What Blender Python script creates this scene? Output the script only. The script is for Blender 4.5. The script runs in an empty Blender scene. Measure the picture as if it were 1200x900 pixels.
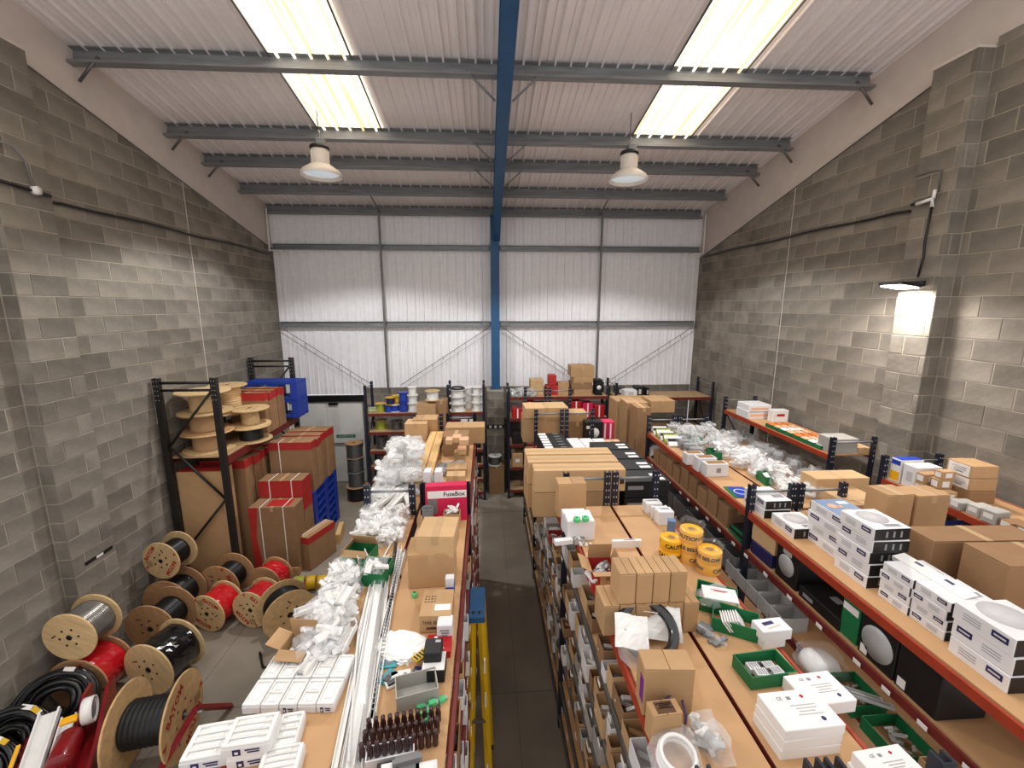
import bpy, bmesh, math, random
from mathutils import Vector, Matrix, Euler
random.seed(7)
SC = bpy.context.scene
COL = SC.collection
R = math.radians
# ---------------------------------------------------------------- camera, world, exposure
CAMZ, YAW, PITCH, FPX = 4.4, 3.4, 10.4, 500.0
cam = bpy.data.cameras.new('camera')
cam.sensor_width = 36.0
cam.lens = 36.0 * FPX / 1200.0
cam.clip_start = 0.02
camo = bpy.data.objects.new('camera', cam)
COL.objects.link(camo)
camo.location = (0, 0, CAMZ)
camo.rotation_euler = (R(90 - PITCH), 0, R(-YAW))
SC.camera = camo
W = bpy.data.worlds.new('world')
SC.world = W
W.use_nodes = True
W.node_tree.nodes['Background'].inputs[0].default_value = (1.0, 0.975, 0.965, 1)
W.node_tree.nodes['Background'].inputs[1].default_value = 0.85
SC.view_settings.view_transform = 'Standard'
SC.view_settings.look = 'None'
SC.view_settings.gamma = 1.0
SC.view_settings.use_curve_mapping = False
SC.view_settings.exposure = 0.35
HIGHBAY_W = 500.0
NEARBAY_W = 230.0
SKYLIGHT_E = 2.0
FLOOD_W = 34.0

# ---------------------------------------------------------------- geometry helpers
_y, _p = R(YAW), R(PITCH)
_fw = Vector((math.sin(_y) * math.cos(_p), math.cos(_y) * math.cos(_p), -math.sin(_p)))
_rt = Vector((math.cos(_y), -math.sin(_y), 0))
_up = _rt.cross(_fw)
_o = Vector((0, 0, CAMZ))

def U(px, py, z=None, x=None, y=None):
    """world point seen at a photo pixel on the plane z, x or y = const"""
    r = _fw * FPX + _rt * (px - 600) - _up * (py - 450)
    if z is not None: t = (z - CAMZ) / r.z
    elif x is not None: t = x / r.x
    else: t = y / r.y
    return _o + r * t

def srgb(c):
    return tuple(((v / 255) / 12.92 if v <= 10.3 else ((v / 255 + 0.055) / 1.055) ** 2.4) for v in c) + (1,)

MATS = {}
def mat(name, rgb, rough=0.6, metal=0.0, var=0.12, scale=8.0, bump=0.0, rnd=0.0, spec=0.4, stretch=None, emis=0.0, detail=4.0, coat=0.0):
    m = bpy.data.materials.new(name)
    m.use_nodes = True
    nt = m.node_tree
    b = nt.nodes['Principled BSDF']
    b.inputs['Roughness'].default_value = rough
    b.inputs['Metallic'].default_value = metal
    b.inputs['Specular IOR Level'].default_value = spec
    b.inputs['Coat Weight'].default_value = coat
    c = srgb(rgb)
    tc = nt.nodes.new('ShaderNodeTexCoord')
    nz = nt.nodes.new('ShaderNodeTexNoise')
    nz.inputs['Scale'].default_value = scale
    nz.inputs['Detail'].default_value = detail
    src = tc.outputs['Object']
    if stretch:
        mp = nt.nodes.new('ShaderNodeMapping')
        mp.inputs['Scale'].default_value = stretch
        nt.links.new(src, mp.inputs['Vector'])
        src = mp.outputs['Vector']
    nt.links.new(src, nz.inputs['Vector'])
    rp = nt.nodes.new('ShaderNodeValToRGB')
    rp.color_ramp.elements[0].position = 0.3
    rp.color_ramp.elements[1].position = 0.7
    rp.color_ramp.elements[0].color = tuple(v * (1 - var) for v in c[:3]) + (1,)
    rp.color_ramp.elements[1].color = tuple(min(1, v * (1 + var)) for v in c[:3]) + (1,)
    nt.links.new(nz.outputs['Fac'], rp.inputs['Fac'])
    out = rp.outputs['Color']
    if rnd > 0:
        oi = nt.nodes.new('ShaderNodeObjectInfo')
        ge = nt.nodes.new('ShaderNodeNewGeometry')
        ad = nt.nodes.new('ShaderNodeMath'); ad.operation = 'ADD'
        nt.links.new(oi.outputs['Random'], ad.inputs[0])
        nt.links.new(ge.outputs['Random Per Island'], ad.inputs[1])
        fr = nt.nodes.new('ShaderNodeMath'); fr.operation = 'FRACT'
        nt.links.new(ad.outputs[0], fr.inputs[0])
        mr = nt.nodes.new('ShaderNodeMapRange')
        mr.inputs['To Min'].default_value = 1 - rnd
        mr.inputs['To Max'].default_value = 1 + rnd
        nt.links.new(fr.outputs[0], mr.inputs['Value'])
        mx = nt.nodes.new('ShaderNodeVectorMath'); mx.operation = 'SCALE'
        nt.links.new(out, mx.inputs[0])
        nt.links.new(mr.outputs['Result'], mx.inputs['Scale'])
        out = mx.outputs[0]
    nt.links.new(out, b.inputs['Base Color'])
    if bump > 0:
        bp = nt.nodes.new('ShaderNodeBump')
        bp.inputs['Strength'].default_value = bump
        bp.inputs['Distance'].default_value = 0.01
        n2 = nt.nodes.new('ShaderNodeTexNoise')
        n2.inputs['Scale'].default_value = scale * 6
        n2.inputs['Detail'].default_value = 5
        nt.links.new(src, n2.inputs['Vector'])
        nt.links.new(n2.outputs['Fac'], bp.inputs['Height'])
        nt.links.new(bp.outputs['Normal'], b.inputs['Normal'])
    if emis > 0:
        nt.links.new(out, b.inputs['Emission Color'])
        b.inputs['Emission Strength'].default_value = emis
    MATS[name] = m
    return m

def film(name, rgb, opac, rough=0.12):
    m = mat(name, rgb, rough, var=0.05, spec=0.8)
    nt = m.node_tree
    b = nt.nodes['Principled BSDF']
    tr = nt.nodes.new('ShaderNodeBsdfTransparent')
    mx = nt.nodes.new('ShaderNodeMixShader')
    mx.inputs[0].default_value = opac
    nt.links.new(tr.outputs[0], mx.inputs[1])
    nt.links.new(b.outputs[0], mx.inputs[2])
    nt.links.new(mx.outputs[0], nt.nodes['Material Output'].inputs[0])
    return m

mat('block', (132, 125, 115), 0.95, var=0.24, scale=3.2, bump=0.5, rnd=0.2, spec=0.1, detail=8)
mat('mortar', (172, 162, 147), 0.95, var=0.1, scale=10, bump=0.3, spec=0.1)
mat('plaster', (214, 202, 193), 0.9, var=0.05, scale=4, bump=0.15, spec=0.1)
mat('cladding', (242, 240, 242), 0.45, var=0.03, scale=2, spec=0.3, stretch=(3, 3, .4))
mat('roof_sheet', (240, 234, 234), 0.5, var=0.04, scale=2, spec=0.3)
mat('galv', (134, 136, 138), 0.45, 0.25, var=0.2, scale=6, stretch=(.4, 3, 3))
mat('galv_dark', (112, 110, 108), 0.45, 0.6, var=0.2, scale=6)
mat('blue_steel', (36, 82, 124), 0.45, var=0.1, scale=5)
mat('concrete', (142, 132, 118), 0.75, var=0.22, scale=1.3, bump=0.25, spec=0.3, detail=10)
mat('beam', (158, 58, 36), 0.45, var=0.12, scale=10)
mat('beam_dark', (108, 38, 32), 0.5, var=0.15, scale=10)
mat('upright', (33, 37, 52), 0.42, 0.2, var=0.15, scale=12)
mat('black_rack', (40, 37, 36), 0.5, 0.2, var=0.15, scale=12)
mat('board', (194, 152, 108), 0.6, var=0.06, scale=5, spec=0.3, detail=8)
mat('board_worn', (176, 146, 110), 0.7, var=0.14, scale=5, spec=0.2)
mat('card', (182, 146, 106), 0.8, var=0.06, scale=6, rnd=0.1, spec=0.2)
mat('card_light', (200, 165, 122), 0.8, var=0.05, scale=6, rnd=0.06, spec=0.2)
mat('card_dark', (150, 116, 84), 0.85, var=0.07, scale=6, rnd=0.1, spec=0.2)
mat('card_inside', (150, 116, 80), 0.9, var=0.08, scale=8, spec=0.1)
mat('tape', (186, 152, 110), 0.55, var=0.05, scale=9)
mat('white_card', (236, 232, 228), 0.55, var=0.03, scale=6)
mat('white_box', (226, 224, 224), 0.45, var=0.03, scale=6, rnd=0.05)
mat('grey_card', (172, 168, 160), 0.7, var=0.06, scale=8, rnd=0.12)
mat('white_plastic', (238, 236, 232), 0.35, var=0.02, scale=5, rnd=0.06)
mat('grey_plastic', (120, 120, 120), 0.45, var=0.08, scale=8)
mat('grey_light', (176, 176, 174), 0.5, var=0.06, scale=8)
mat('black', (20, 20, 21), 0.35, var=0.2, scale=10, spec=0.5)
mat('black_card', (24, 23, 24), 0.5, var=0.15, scale=8)
mat('black_gloss', (18, 18, 19), 0.14, var=0.2, scale=10, spec=0.7, coat=0.4)
mat('navy', (38, 36, 84), 0.45, var=0.08, scale=10)
mat('blue_card', (98, 124, 160), 0.5, var=0.08, scale=8)
mat('blue', (38, 66, 170), 0.4, var=0.08, scale=8)
mat('blue_pallet', (34, 62, 158), 0.45, var=0.1, scale=8)
mat('red', (176, 28, 34), 0.35, var=0.08, scale=8)
mat('red_gloss', (196, 24, 34), 0.12, var=0.12, scale=12, spec=0.7, coat=0.5)
mat('red_card', (176, 42, 40), 0.6, var=0.08, scale=8)
mat('red_machine', (126, 16, 24), 0.3, var=0.2, scale=10, coat=0.2)
mat('pink_red', (206, 32, 78), 0.45, var=0.04, scale=6)
mat('red_print', (172, 44, 38), 0.6, var=0.15, scale=30)
mat('ink', (44, 42, 44), 0.6, var=0.1, scale=20)
mat('ink_grey', (140, 138, 142), 0.6, var=0.1, scale=20)
mat('ink_faint', (196, 192, 192), 0.6, var=0.05, scale=20)
mat('ink_brown', (92, 64, 44), 0.7, var=0.1, scale=20)
mat('green', (24, 112, 66), 0.5, var=0.08, scale=8)
mat('green_bright', (92, 200, 132), 0.35, var=0.08, scale=8)
mat('lime', (158, 168, 58), 0.5, var=0.1, scale=8)
mat('yellow', (214, 172, 28), 0.35, var=0.06, scale=8)
mat('tape_yellow', (240, 176, 34), 0.3, var=0.05, scale=8)
mat('orange', (228, 120, 60), 0.5, var=0.1, scale=8)
mat('peach', (232, 176, 140), 0.6, var=0.1, scale=8)
mat('ply', (208, 176, 128), 0.7, var=0.14, scale=4, bump=0.1, stretch=(1, 7, 7), rnd=0.1)
mat('ply_dark', (178, 136, 96), 0.7, var=0.16, scale=4, bump=0.1, stretch=(1, 7, 7), rnd=0.1)
mat('osb', (196, 160, 112), 0.75, var=0.16, scale=14, bump=0.2, rnd=0.08)
mat('pine', (222, 180, 120), 0.6, var=0.14, scale=3, stretch=(6, .5, 6))
mat('wire_grey', (104, 104, 102), 0.35, 0.5, var=0.15, scale=20)
mat('wire_silver', (150, 146, 140), 0.25, 0.6, var=0.2, scale=14)
mat('lamp_shade', (232, 222, 210), 0.4, var=0.03, scale=6)
mat('lamp_lens', (214, 226, 236), 0.3, var=0.02, scale=4, emis=0.35)
mat('flood_glass', (255, 246, 238), 0.3, var=0.02, scale=4, emis=30.0)
_m = mat('skylight', (255, 238, 204), 0.5, var=0.1, scale=2.2, emis=SKYLIGHT_E, stretch=(10, .12, 1))
for _n in _m.node_tree.nodes:
    if _n.type == 'VALTORGB':
        _n.color_ramp.elements[0].position = 0.40
        _n.color_ramp.elements[0].color = srgb((176, 150, 108))
        _n.color_ramp.elements[1].position = 0.60
        _n.color_ramp.elements[1].color = srgb((255, 249, 236))
mat('door', (226, 224, 218), 0.5, var=0.05, scale=3)
mat('steel', (170, 170, 172), 0.25, 0.9, var=0.1, scale=12)
mat('purple', (120, 40, 130), 0.5, var=0.1, scale=8)
mat('purple_cable', (72, 52, 96), 0.4, var=0.1, scale=8)
mat('magenta', (200, 60, 110), 0.5, var=0.1, scale=8)
mat('brown_glass', (62, 34, 34), 0.2, var=0.2, scale=12, coat=0.4)
mat('teal', (60, 150, 160), 0.5, var=0.1, scale=8)
film('clear_film', (246, 246, 247), 0.22)
film('clear_wrap', (232, 232, 234), 0.10)
film('grey_film', (240, 240, 240), 0.35)

def empty(name, loc=(0, 0, 0), rz=0.0, rot=None):
    o = bpy.data.objects.new(name, None)
    o.empty_display_size = 0.05
    COL.objects.link(o)
    o.location = loc
    o.rotation_euler = rot if rot else (0, 0, rz)
    return o

def tag(o, label, cat, group=None):
    o['label'] = label
    o['category'] = cat
    if group: o['group'] = group
    return o

def thing(name, label, cat, loc=(0, 0, 0), rz=0.0, group=None, rot=None):
    return tag(empty(name, loc, rz, rot), label, cat, group)

def ob(name, me, m=None, parent=None, loc=(0, 0, 0), rot=(0, 0, 0), kind=None, label=None):
    if isinstance(me, bmesh.types.BMesh):
        bm = me
        me = bpy.data.meshes.new(name)
        bm.to_mesh(me)
        bm.free()
    if m is not None and len(me.materials) == 0:
        me.materials.append(MATS[m] if isinstance(m, str) else m)
    o = bpy.data.objects.new(name, me)
    COL.objects.link(o)
    if m is not None:
        want = MATS[m] if isinstance(m, str) else m
        if me.materials[0] != want:
            o.material_slots[0].link = 'OBJECT'
            o.material_slots[0].material = want
    o.location = loc
    o.rotation_euler = rot
    o.parent = parent
    if kind: o['kind'] = kind
    if label: o['label'] = label
    return o

def struct(name, me, m, loc=(0, 0, 0)):
    return ob(name, me, m, None, loc, kind='structure')

def add_box(bm, c, s, rot=None, bev=0.0):
    vs = bmesh.ops.create_cube(bm, size=1.0)['verts']
    M = Matrix.Translation(c)
    if rot is not None: M = M @ Euler(rot).to_matrix().to_4x4()
    M = M @ Matrix.Diagonal((s[0], s[1], s[2], 1))
    bmesh.ops.transform(bm, matrix=M, verts=vs)
    if bev > 0:
        es = list({e for v in vs for e in v.link_edges})
        bmesh.ops.bevel(bm, geom=es, offset=bev, segments=1, affect='EDGES')

_bc = {}
def bx(sx, sy, sz, bev=0.0, base=True):
    """shared box mesh, origin at the centre of its base"""
    k = (round(sx, 4), round(sy, 4), round(sz, 4), bev, base)
    if k not in _bc:
        bm = bmesh.new()
        add_box(bm, (0, 0, sz / 2 if base else 0), (sx, sy, sz), bev=bev)
        me = bpy.data.meshes.new('box')
        bm.to_mesh(me); bm.free()
        _bc[k] = me
    return _bc[k]

def bxm(name, sx, sy, sz, m, parent, loc=(0, 0, 0), rot=(0, 0, 0), bev=0.0, base=True, **k):
    me = bx(sx, sy, sz, bev, base)
    if len(me.materials) and me.materials[0] != MATS[m]:
        me = me.copy()
        me.materials.clear()
    return ob(name, me, m, parent, loc, rot, **k)

def add_tube(bm, pts, r, n=8, closed=False, cap=True):
    pts = [Vector(p) for p in pts]
    rings = []
    N = len(pts)
    for i, p in enumerate(pts):
        a = pts[i - 1] if (i > 0 or closed) else p
        b = pts[(i + 1) % N] if (i < N - 1 or closed) else p
        t = (b - a)
        if t.length < 1e-9: t = Vector((0, 0, 1))
        t.normalize()
        up = Vector((0, 0, 1)) if abs(t.z) < 0.95 else Vector((1, 0, 0))
        u = t.cross(up).normalized(); v = u.cross(t)
        rr = r[i] if isinstance(r, (list, tuple)) else r
        rings.append([bm.verts.new(p + (u * math.cos(k * 2 * math.pi / n) + v * math.sin(k * 2 * math.pi / n)) * rr) for k in range(n)])
    for i in range(N - 1 + (1 if closed else 0)):
        A, B = rings[i], rings[(i + 1) % N]
        for k in range(n):
            try: bm.faces.new((A[k], A[(k + 1) % n], B[(k + 1) % n], B[k]))
            except ValueError: pass
    if cap and not closed:
        bm.faces.new(rings[0][::-1]); bm.faces.new(rings[-1])

def tube(pts, r, n=8, closed=False, smooth=True):
    bm = bmesh.new()
    add_tube(bm, pts, r, n, closed)
    bmesh.ops.recalc_face_normals(bm, faces=bm.faces)
    if smooth:
        for f in bm.faces: f.smooth = len(f.verts) == 4
    return bm

def add_lathe(bm, prof, n=24, smooth=True, M=None):
    """prof: list of (radius, z); closed where radius is 0"""
    rings = []
    vs = []
    for r_, z_ in prof:
        if r_ < 1e-6:
            v = bm.verts.new((0, 0, z_)); rings.append([v]); vs.append(v)
        else:
            rg = [bm.verts.new((r_ * math.cos(2 * math.pi * k / n), r_ * math.sin(2 * math.pi * k / n), z_)) for k in range(n)]
            rings.append(rg); vs += rg
    for a, b in zip(rings, rings[1:]):
        for k in range(n):
            q = (k + 1) % n
            if len(a) == 1 and len(b) == 1: continue
            if len(a) == 1: f = bm.faces.new((a[0], b[q], b[k]))
            elif len(b) == 1: f = bm.faces.new((a[k], a[q], b[0]))
            else: f = bm.faces.new((a[k], a[q], b[q], b[k]))
            f.smooth = smooth
    if M is not None: bmesh.ops.transform(bm, matrix=M, verts=vs)

def lathe(prof, n=24, smooth=True):
    bm = bmesh.new()
    add_lathe(bm, prof, n, smooth)
    bmesh.ops.recalc_face_normals(bm, faces=bm.faces)
    return bm

def prism(poly, axis, a, b):
    """extrude a 2-D polygon along axis 'x','y' or 'z' from a to b"""
    bm = bmesh.new()
    def P(u, v, w):
        return {'x': (w, u, v), 'y': (u, w, v), 'z': (u, v, w)}[axis]
    A = [bm.verts.new(P(u, v, a)) for u, v in poly]
    B = [bm.verts.new(P(u, v, b)) for u, v in poly]
    n = len(poly)
    bm.faces.new(A); bm.faces.new(B[::-1])
    for i in range(n): bm.faces.new((A[i], B[i], B[(i + 1) % n], A[(i + 1) % n]))
    bmesh.ops.recalc_face_normals(bm, faces=bm.faces)
    return bm

_tc = {}
def text_mesh(s, size, bold=0.0):
    k = (s, size, bold)
    if k not in _tc:
        cu = bpy.data.curves.new('text', 'FONT')
        cu.body = s; cu.size = size; cu.align_x = 'CENTER'; cu.align_y = 'CENTER'
        cu.resolution_u = 2; cu.offset = bold; cu.extrude = 0.0004
        o = bpy.data.objects.new('text', cu)
        COL.objects.link(o)
        bpy.context.view_layer.update()
        me = bpy.data.meshes.new_from_object(o.evaluated_get(bpy.context.evaluated_depsgraph_get()))
        bpy.data.objects.remove(o)
        me.materials.clear()
        _tc[k] = me
    return _tc[k].copy()

FACE_ROT = {'-y': (R(90), 0, 0), '+y': (R(90), 0, R(180)), '-x': (R(90), 0, R(-90)), '+x': (R(90), 0, R(90)), '+z': (0, 0, 0)}
def on_face(size, face, u, v, lift=0.0):
    """centre of a decal on a box whose origin is its base centre; u, v from the face centre"""
    sx, sy, sz = size
    return {'-y': (u, -sy / 2 - lift, sz / 2 + v), '+y': (-u, sy / 2 + lift, sz / 2 + v),
            '-x': (-sx / 2 - lift, -u, sz / 2 + v), '+x': (sx / 2 + lift, u, sz / 2 + v),
            '+z': (u, v, sz + lift)}[face]

def decal(parent, size, face, u, v, w, h, m, name='printed_panel', lift=0.0012, rz=0.0):
    """a thin label stuck to a face"""
    rx = list(FACE_ROT[face])
    bm = bmesh.new()
    add_box(bm, (0, 0, 0), (w, h, 0.0016), rot=(0, 0, rz))
    return ob(name, bm, m, parent, on_face(size, face, u, v, lift), rx)

def text_on(parent, size, face, u, v, s, h, m='ink', name='lettering', lift=0.0026, bold=0.0, rz=0.0):
    me = text_mesh(s, h, bold)
    if rz: me.transform(Matrix.Rotation(rz, 4, 'Z'))
    return ob(name, me, m, parent, on_face(size, face, u, v, lift), FACE_ROT[face])
# ================================================================ the building
XL, XR, YB = -4.85, 5.18, 10.45
SL = 0.178
def roof_z(y): return 6.62 + SL * (YB - y)
RA = math.atan(SL)

fb = bmesh.new()
add_box(fb, (0.2, 4.0, -0.1), (11.2, 13.4, 0.2))
floor = struct('floor', fb, 'concrete')
for (x0, y0, x1, y1) in [(-4.8, 4.2, 5.1, 4.2), (-4.8, 8.6, 5.1, 8.6), (0.3, -2, 0.3, 10.4), (-3.4, -2, -3.4, 10.4)]:
    j = bmesh.new()
    add_box(j, ((x0 + x1) / 2, (y0 + y1) / 2, 0.0008), (max(abs(x1 - x0), 0.006), max(abs(y1 - y0), 0.006), 0.0016))
    ob('floor_joint', j, 'galv_dark', floor)

def clip_poly(poly, f):
    out = []
    n = len(poly)
    for i in range(n):
        a, b = poly[i], poly[(i + 1) % n]
        fa, fb_ = f(a), f(b)
        if fa >= 0: out.append(a)
        if (fa >= 0) != (fb_ >= 0):
            t = fa / (fa - fb_)
            out.append((a[0] + (b[0] - a[0]) * t, a[1] + (b[1] - a[1]) * t))
    return out

def screen(p):
    v = Vector(p) - _o
    d = v.dot(_fw)
    if d < 0.3: return None
    return 600 + FPX * v.dot(_rt) / d, 450 - FPX * v.dot(_up) / d, d

def lay_blocks(zones):
    """zones: (frame matrix u,z,out -> world, u0, u1, z0, top(u), phase, single) -> list of (poly, matrix)"""
    res = []
    for (M, u0, u1, z0, top, ph) in zones:
        row = 0
        z = z0
        while z < max(top(u0), top(u1)):
            u = u0 - 0.45 - (0.225 if row % 2 else 0.0) + ph
            while u < u1:
                poly = [(u + .005, z + .005), (u + .445, z + .005), (u + .445, z + .22), (u + .005, z + .22)]
                full = True
                for f in (lambda p: p[0] - u0 - .004, lambda p: u1 - .004 - p[0], lambda p: top(p[0]) - .004 - p[1]):
                    q = clip_poly(poly, f)
                    if q != poly: full = False
                    poly = q
                    if len(poly) < 3: break
                if len(poly) >= 3:
                    cu = sum(p[0] for p in poly) / len(poly); cz = sum(p[1] for p in poly) / len(poly)
                    w = max(p[0] for p in poly) - min(p[0] for p in poly)
                    h = max(p[1] for p in poly) - min(p[1] for p in poly)
                    if w > 0.02 and h > 0.02:
                        res.append((poly, full, M, cu, cz, w * h))
                u += 0.45
            z += 0.225
            row += 1
    return res

def block_mesh(poly, t=0.03, ch=0.004):
    bm = bmesh.new()
    cu = sum(p[0] for p in poly) / len(poly); cz = sum(p[1] for p in poly) / len(poly)
    def inset(p, d):
        v = Vector((p[0] - cu, p[1] - cz)); L = max(v.length, 1e-6)
        v = v * (1 - d / L)
        return (cu + v.x, cz + v.y)
    A = [bm.verts.new((p[0], 0, p[1])) for p in poly]
    B = [bm.verts.new((p[0], t - ch, p[1])) for p in poly]
    Cc = [bm.verts.new((inset(p, ch * 1.4)[0], t, inset(p, ch * 1.4)[1])) for p in poly]
    n = len(poly)
    bm.faces.new(Cc)
    for i in range(n):
        k = (i + 1) % n
        bm.faces.new((A[i], A[k], B[k], B[i])); bm.faces.new((B[i], B[k], Cc[k], Cc[i]))
    bmesh.ops.recalc_face_normals(bm, faces=bm.faces)
    return bm

_full = bpy.data.meshes.new('block')
_b = block_mesh([(-.22, -.1075), (.22, -.1075), (.22, .1075), (-.22, .1075)])
_b.to_mesh(_full); _b.free()
_full.materials.append(MATS['block'])

def build_blocks(parent, zones, limit=298):
    L = []
    for (poly, full, M, cu, cz, area) in lay_blocks(zones):
        s = screen(M @ Vector((cu, 0.02, cz)))
        vis = 0
        if s and -60 < s[0] < 1260 and -60 < s[1] < 960: vis = area / (s[2] ** 2)
        L.append((vis, poly, full, M, cu, cz))
    L.sort(key=lambda t: -t[0])
    rest = bmesh.new()
    for i, (vis, poly, full, M, cu, cz) in enumerate(L):
        d = random.uniform(-.003, .002)
        T = M @ Matrix.Translation((0, d, 0))
        if i < limit and vis > 0:
            if full:
                o = ob('block', _full, None, parent)
                o.matrix_local = T @ Matrix.Translation((cu, 0, cz))
            else:
                o = ob('block', block_mesh([(p[0] - cu, p[1] - cz) for p in poly]), 'block', parent)
                o.matrix_local = T @ Matrix.Translation((cu, 0, cz))
        else:
            b = block_mesh(poly)
            me = bpy.data.meshes.new('tmp'); b.transform(T); b.to_mesh(me); b.free()
            rest.from_mesh(me); bpy.data.meshes.remove(me)
    if len(rest.faces): ob('block_courses', rest, 'block', parent, kind='stuff')
    else: rest.free()

def frame(origin, udir, out):
    """u along udir, out away from the wall (towards the room), z up"""
    M = Matrix.Identity(4)
    for i in range(3):
        M[i][0] = udir[i]; M[i][1] = out[i]; M[i][2] = (0, 0, 1)[i]; M[i][3] = origin[i]
    return M

def top_left(u): return 5.66 + 0.247 * (10.45 - u)
def top_right(u): return 5.52 + 0.262 * (10.45 - u)
PZ = 6.97
# left wall : near piece, pilaster, far piece
def side_wall(name, X, s, pf, n0, p0, p1, top):
    """s=+1 room lies at +x of the wall; pf pilaster projection; p0..p1 pilaster along y"""
    bm = bmesh.new()
    me = prism([(n0, 0), (YB, 0), (YB, top(YB)), (p1, top(p1)), (p1, PZ + .02), (n0, PZ + .10)], 'x', X - s * 0.2, X - s * 0.006)
    w = struct(name, me, 'mortar')
    pil = bmesh.new()
    add_box(pil, (X + s * (pf / 2 - .006), (p0 + p1) / 2, PZ / 2), (pf, p1 - p0 - .012, PZ))
    ob('pilaster_core', pil, 'mortar', w)
    out = (s, 0, 0)
    far = frame((X - s * .03, 0, 0), (0, 1, 0), out)
    zones = [(far, p1, YB - .01, 0, top, 0.1),
             (far, n0, p0, 0, lambda u: PZ + .1, 0.28),
             (frame((X + s * (pf - .03), 0, 0), (0, 1, 0), out), p0, p1, 0, lambda u: PZ, p0 % 0.45 + (p1 - p0) * 0.0),
             (frame((0, p0 + .03, 0), (s, 0, 0), (0, -1, 0)), X * s, X * s + pf, 0, lambda u: PZ, 0.12)]
    build_blocks(w, zones)
    # white boarding between the block and the roof
    bd = prism([(n0, PZ + .10), (p1, PZ + .02), (p1, top(p1)), (YB, top(YB)), (YB, roof_z(YB)), (n0, roof_z(n0))], 'x', X - s * .16, X - s * .02)
    ob('gable_board', bd, 'plaster', w)
    # flashing along the raked top of the block
    fl = bmesh.new()
    a, b = Vector((X + s * .004, p1, top(p1))), Vector((X + s * .004, YB, top(YB)))
    add_tube(fl, [a, b], 0.012, 4)
    ob('flashing', fl, 'galv_dark', w)
    cp = bmesh.new()
    add_box(cp, (X + s * pf / 2, (p0 + p1) / 2, PZ + .014), (pf + .02, p1 - p0, .028))
    ob('pilaster_cap', cp, 'plaster', w)
    # white cover strip on the movement joint
    jy = 7.62 if s > 0 else 7.3
    jb = bmesh.new()
    add_box(jb, (X + s * .003, jy, top(jy) / 2), (.006, .011, top(jy)))
    ob('movement_joint', jb, 'plaster', w)
    return w
wl = side_wall('wall_left', XL, 1, 0.15, 3.3, 4.66, 5.22, top_left)
wr = side_wall('wall_right', XR, -1, 0.18, 3.3, 4.56, 5.02, top_right)

# back wall : block dado, pier, cladding
DZ = 2.42
bm = bmesh.new()
add_box(bm, ((-2.98 + XR) / 2, YB + .056, DZ / 2), (XR + 2.98, .1, DZ))
wb = struct('wall_back', bm, 'mortar')
pier = bmesh.new()
add_box(pier, (.19, 10.12, DZ / 2), (.40, .55, DZ))
ob('pier_core', pier, 'mortar', wb)
build_blocks(wb, [(frame((0, YB + .03, 0), (1, 0, 0), (0, -1, 0)), -2.98, XR, 0, lambda u: DZ, 0.2),
                  (frame((0, 9.87, 0), (1, 0, 0), (0, -1, 0)), -.02, .40, 0, lambda u: DZ, 0.425),
                  (frame((.01, 0, 0), (0, 1, 0), (-1, 0, 0)), 9.85, 10.42, 0, lambda u: DZ, 0.1)])

def sheet_mesh(L, rib=0.022, w=1.0, pitch=0.2, cap=.012):
    """profiled sheet: x across 0..w, y along 0..L, ribs stand out to -z"""
    pr = [(0, 0)]
    x = pitch / 2
    while x < w:
        pr += [(x - .022, 0), (x - .012, -rib), (x + .012, -rib), (x + .022, 0)]
        if x + pitch / 2 < w: pr += [(x + pitch / 2 - .009, 0), (x + pitch / 2 - .004, -rib * .45), (x + pitch / 2 + .004, -rib * .45), (x + pitch / 2 + .009, 0)]
        x += pitch
    pr.append((w - .004, 0))
    bm = bmesh.new()
    A = [bm.verts.new((x, 0, z)) for x, z in pr]; B = [bm.verts.new((x, L, z)) for x, z in pr]
    C_ = [bm.verts.new((x, 0, cap)) for x in (0, w - .004)]; D_ = [bm.verts.new((x, L, cap)) for x in (0, w - .004)]
    for i in range(len(pr) - 1): bm.faces.new((A[i], B[i], B[i + 1], A[i + 1]))
    bm.faces.new((C_[0], C_[1], D_[1], D_[0]))
    bmesh.ops.recalc_face_normals(bm, faces=bm.faces)
    me = bpy.data.meshes.new('sheet'); bm.to_mesh(me); bm.free()
    return me

# cladding : local -z of the sheet faces the room
bm = bmesh.new()
add_box(bm, ((XL + XR) / 2, YB + .10, (2.25 + 6.75) / 2), (XR - XL + .3, .03, 4.5))
wu = struct('wall_upper_back', bm, 'cladding')
for x0 in range(-5, 6):
    lo = 2.26 if x0 < -3 else 2.42
    me = sheet_mesh(6.66 - lo, -0.024, cap=-.012)
    x = x0 + 0.0
    o = ob('cladding_sheet', me, 'cladding', wu, (x, YB + .05, lo), (R(90), 0, 0))

# roof
cb = bmesh.new()
ym = (2.2 + 10.6) / 2
add_box(cb, (0.2, ym, roof_z(ym) + .07), (11.6, 8.4 / math.cos(RA), .03), rot=(-RA, 0, 0))
ceil = struct('ceiling', cb, 'roof_sheet')
def roof_sheet(name, x, y0, y1, m, dz=0.0):
    me = sheet_mesh((y1 - y0) / math.cos(RA), 0.034)
    return ob(name, me, m, ceil, (x, y0, roof_z(y0) + dz), (-RA, 0, 0))
for k in range(-6, 6):
    x = k + 0.4
    if k in (-3, 2):
        roof_sheet('rooflight_sheet', x, 2.3, 7.62, 'skylight', -.012)
        roof_sheet('roof_sheet', x, 7.55, 10.55, 'roof_sheet')
        for e in (x, x + .985):
            tb = bmesh.new()
            add_box(tb, (0, 2.66, -.02), (.02, 5.36, .02))
            ob('rooflight_trim', tb, 'galv_dark', ceil, (e, 2.3, roof_z(2.3) - .01), (-RA, 0, 0))
    else:
        roof_sheet('roof_sheet', x, 2.3, 10.55, 'roof_sheet')

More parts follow.
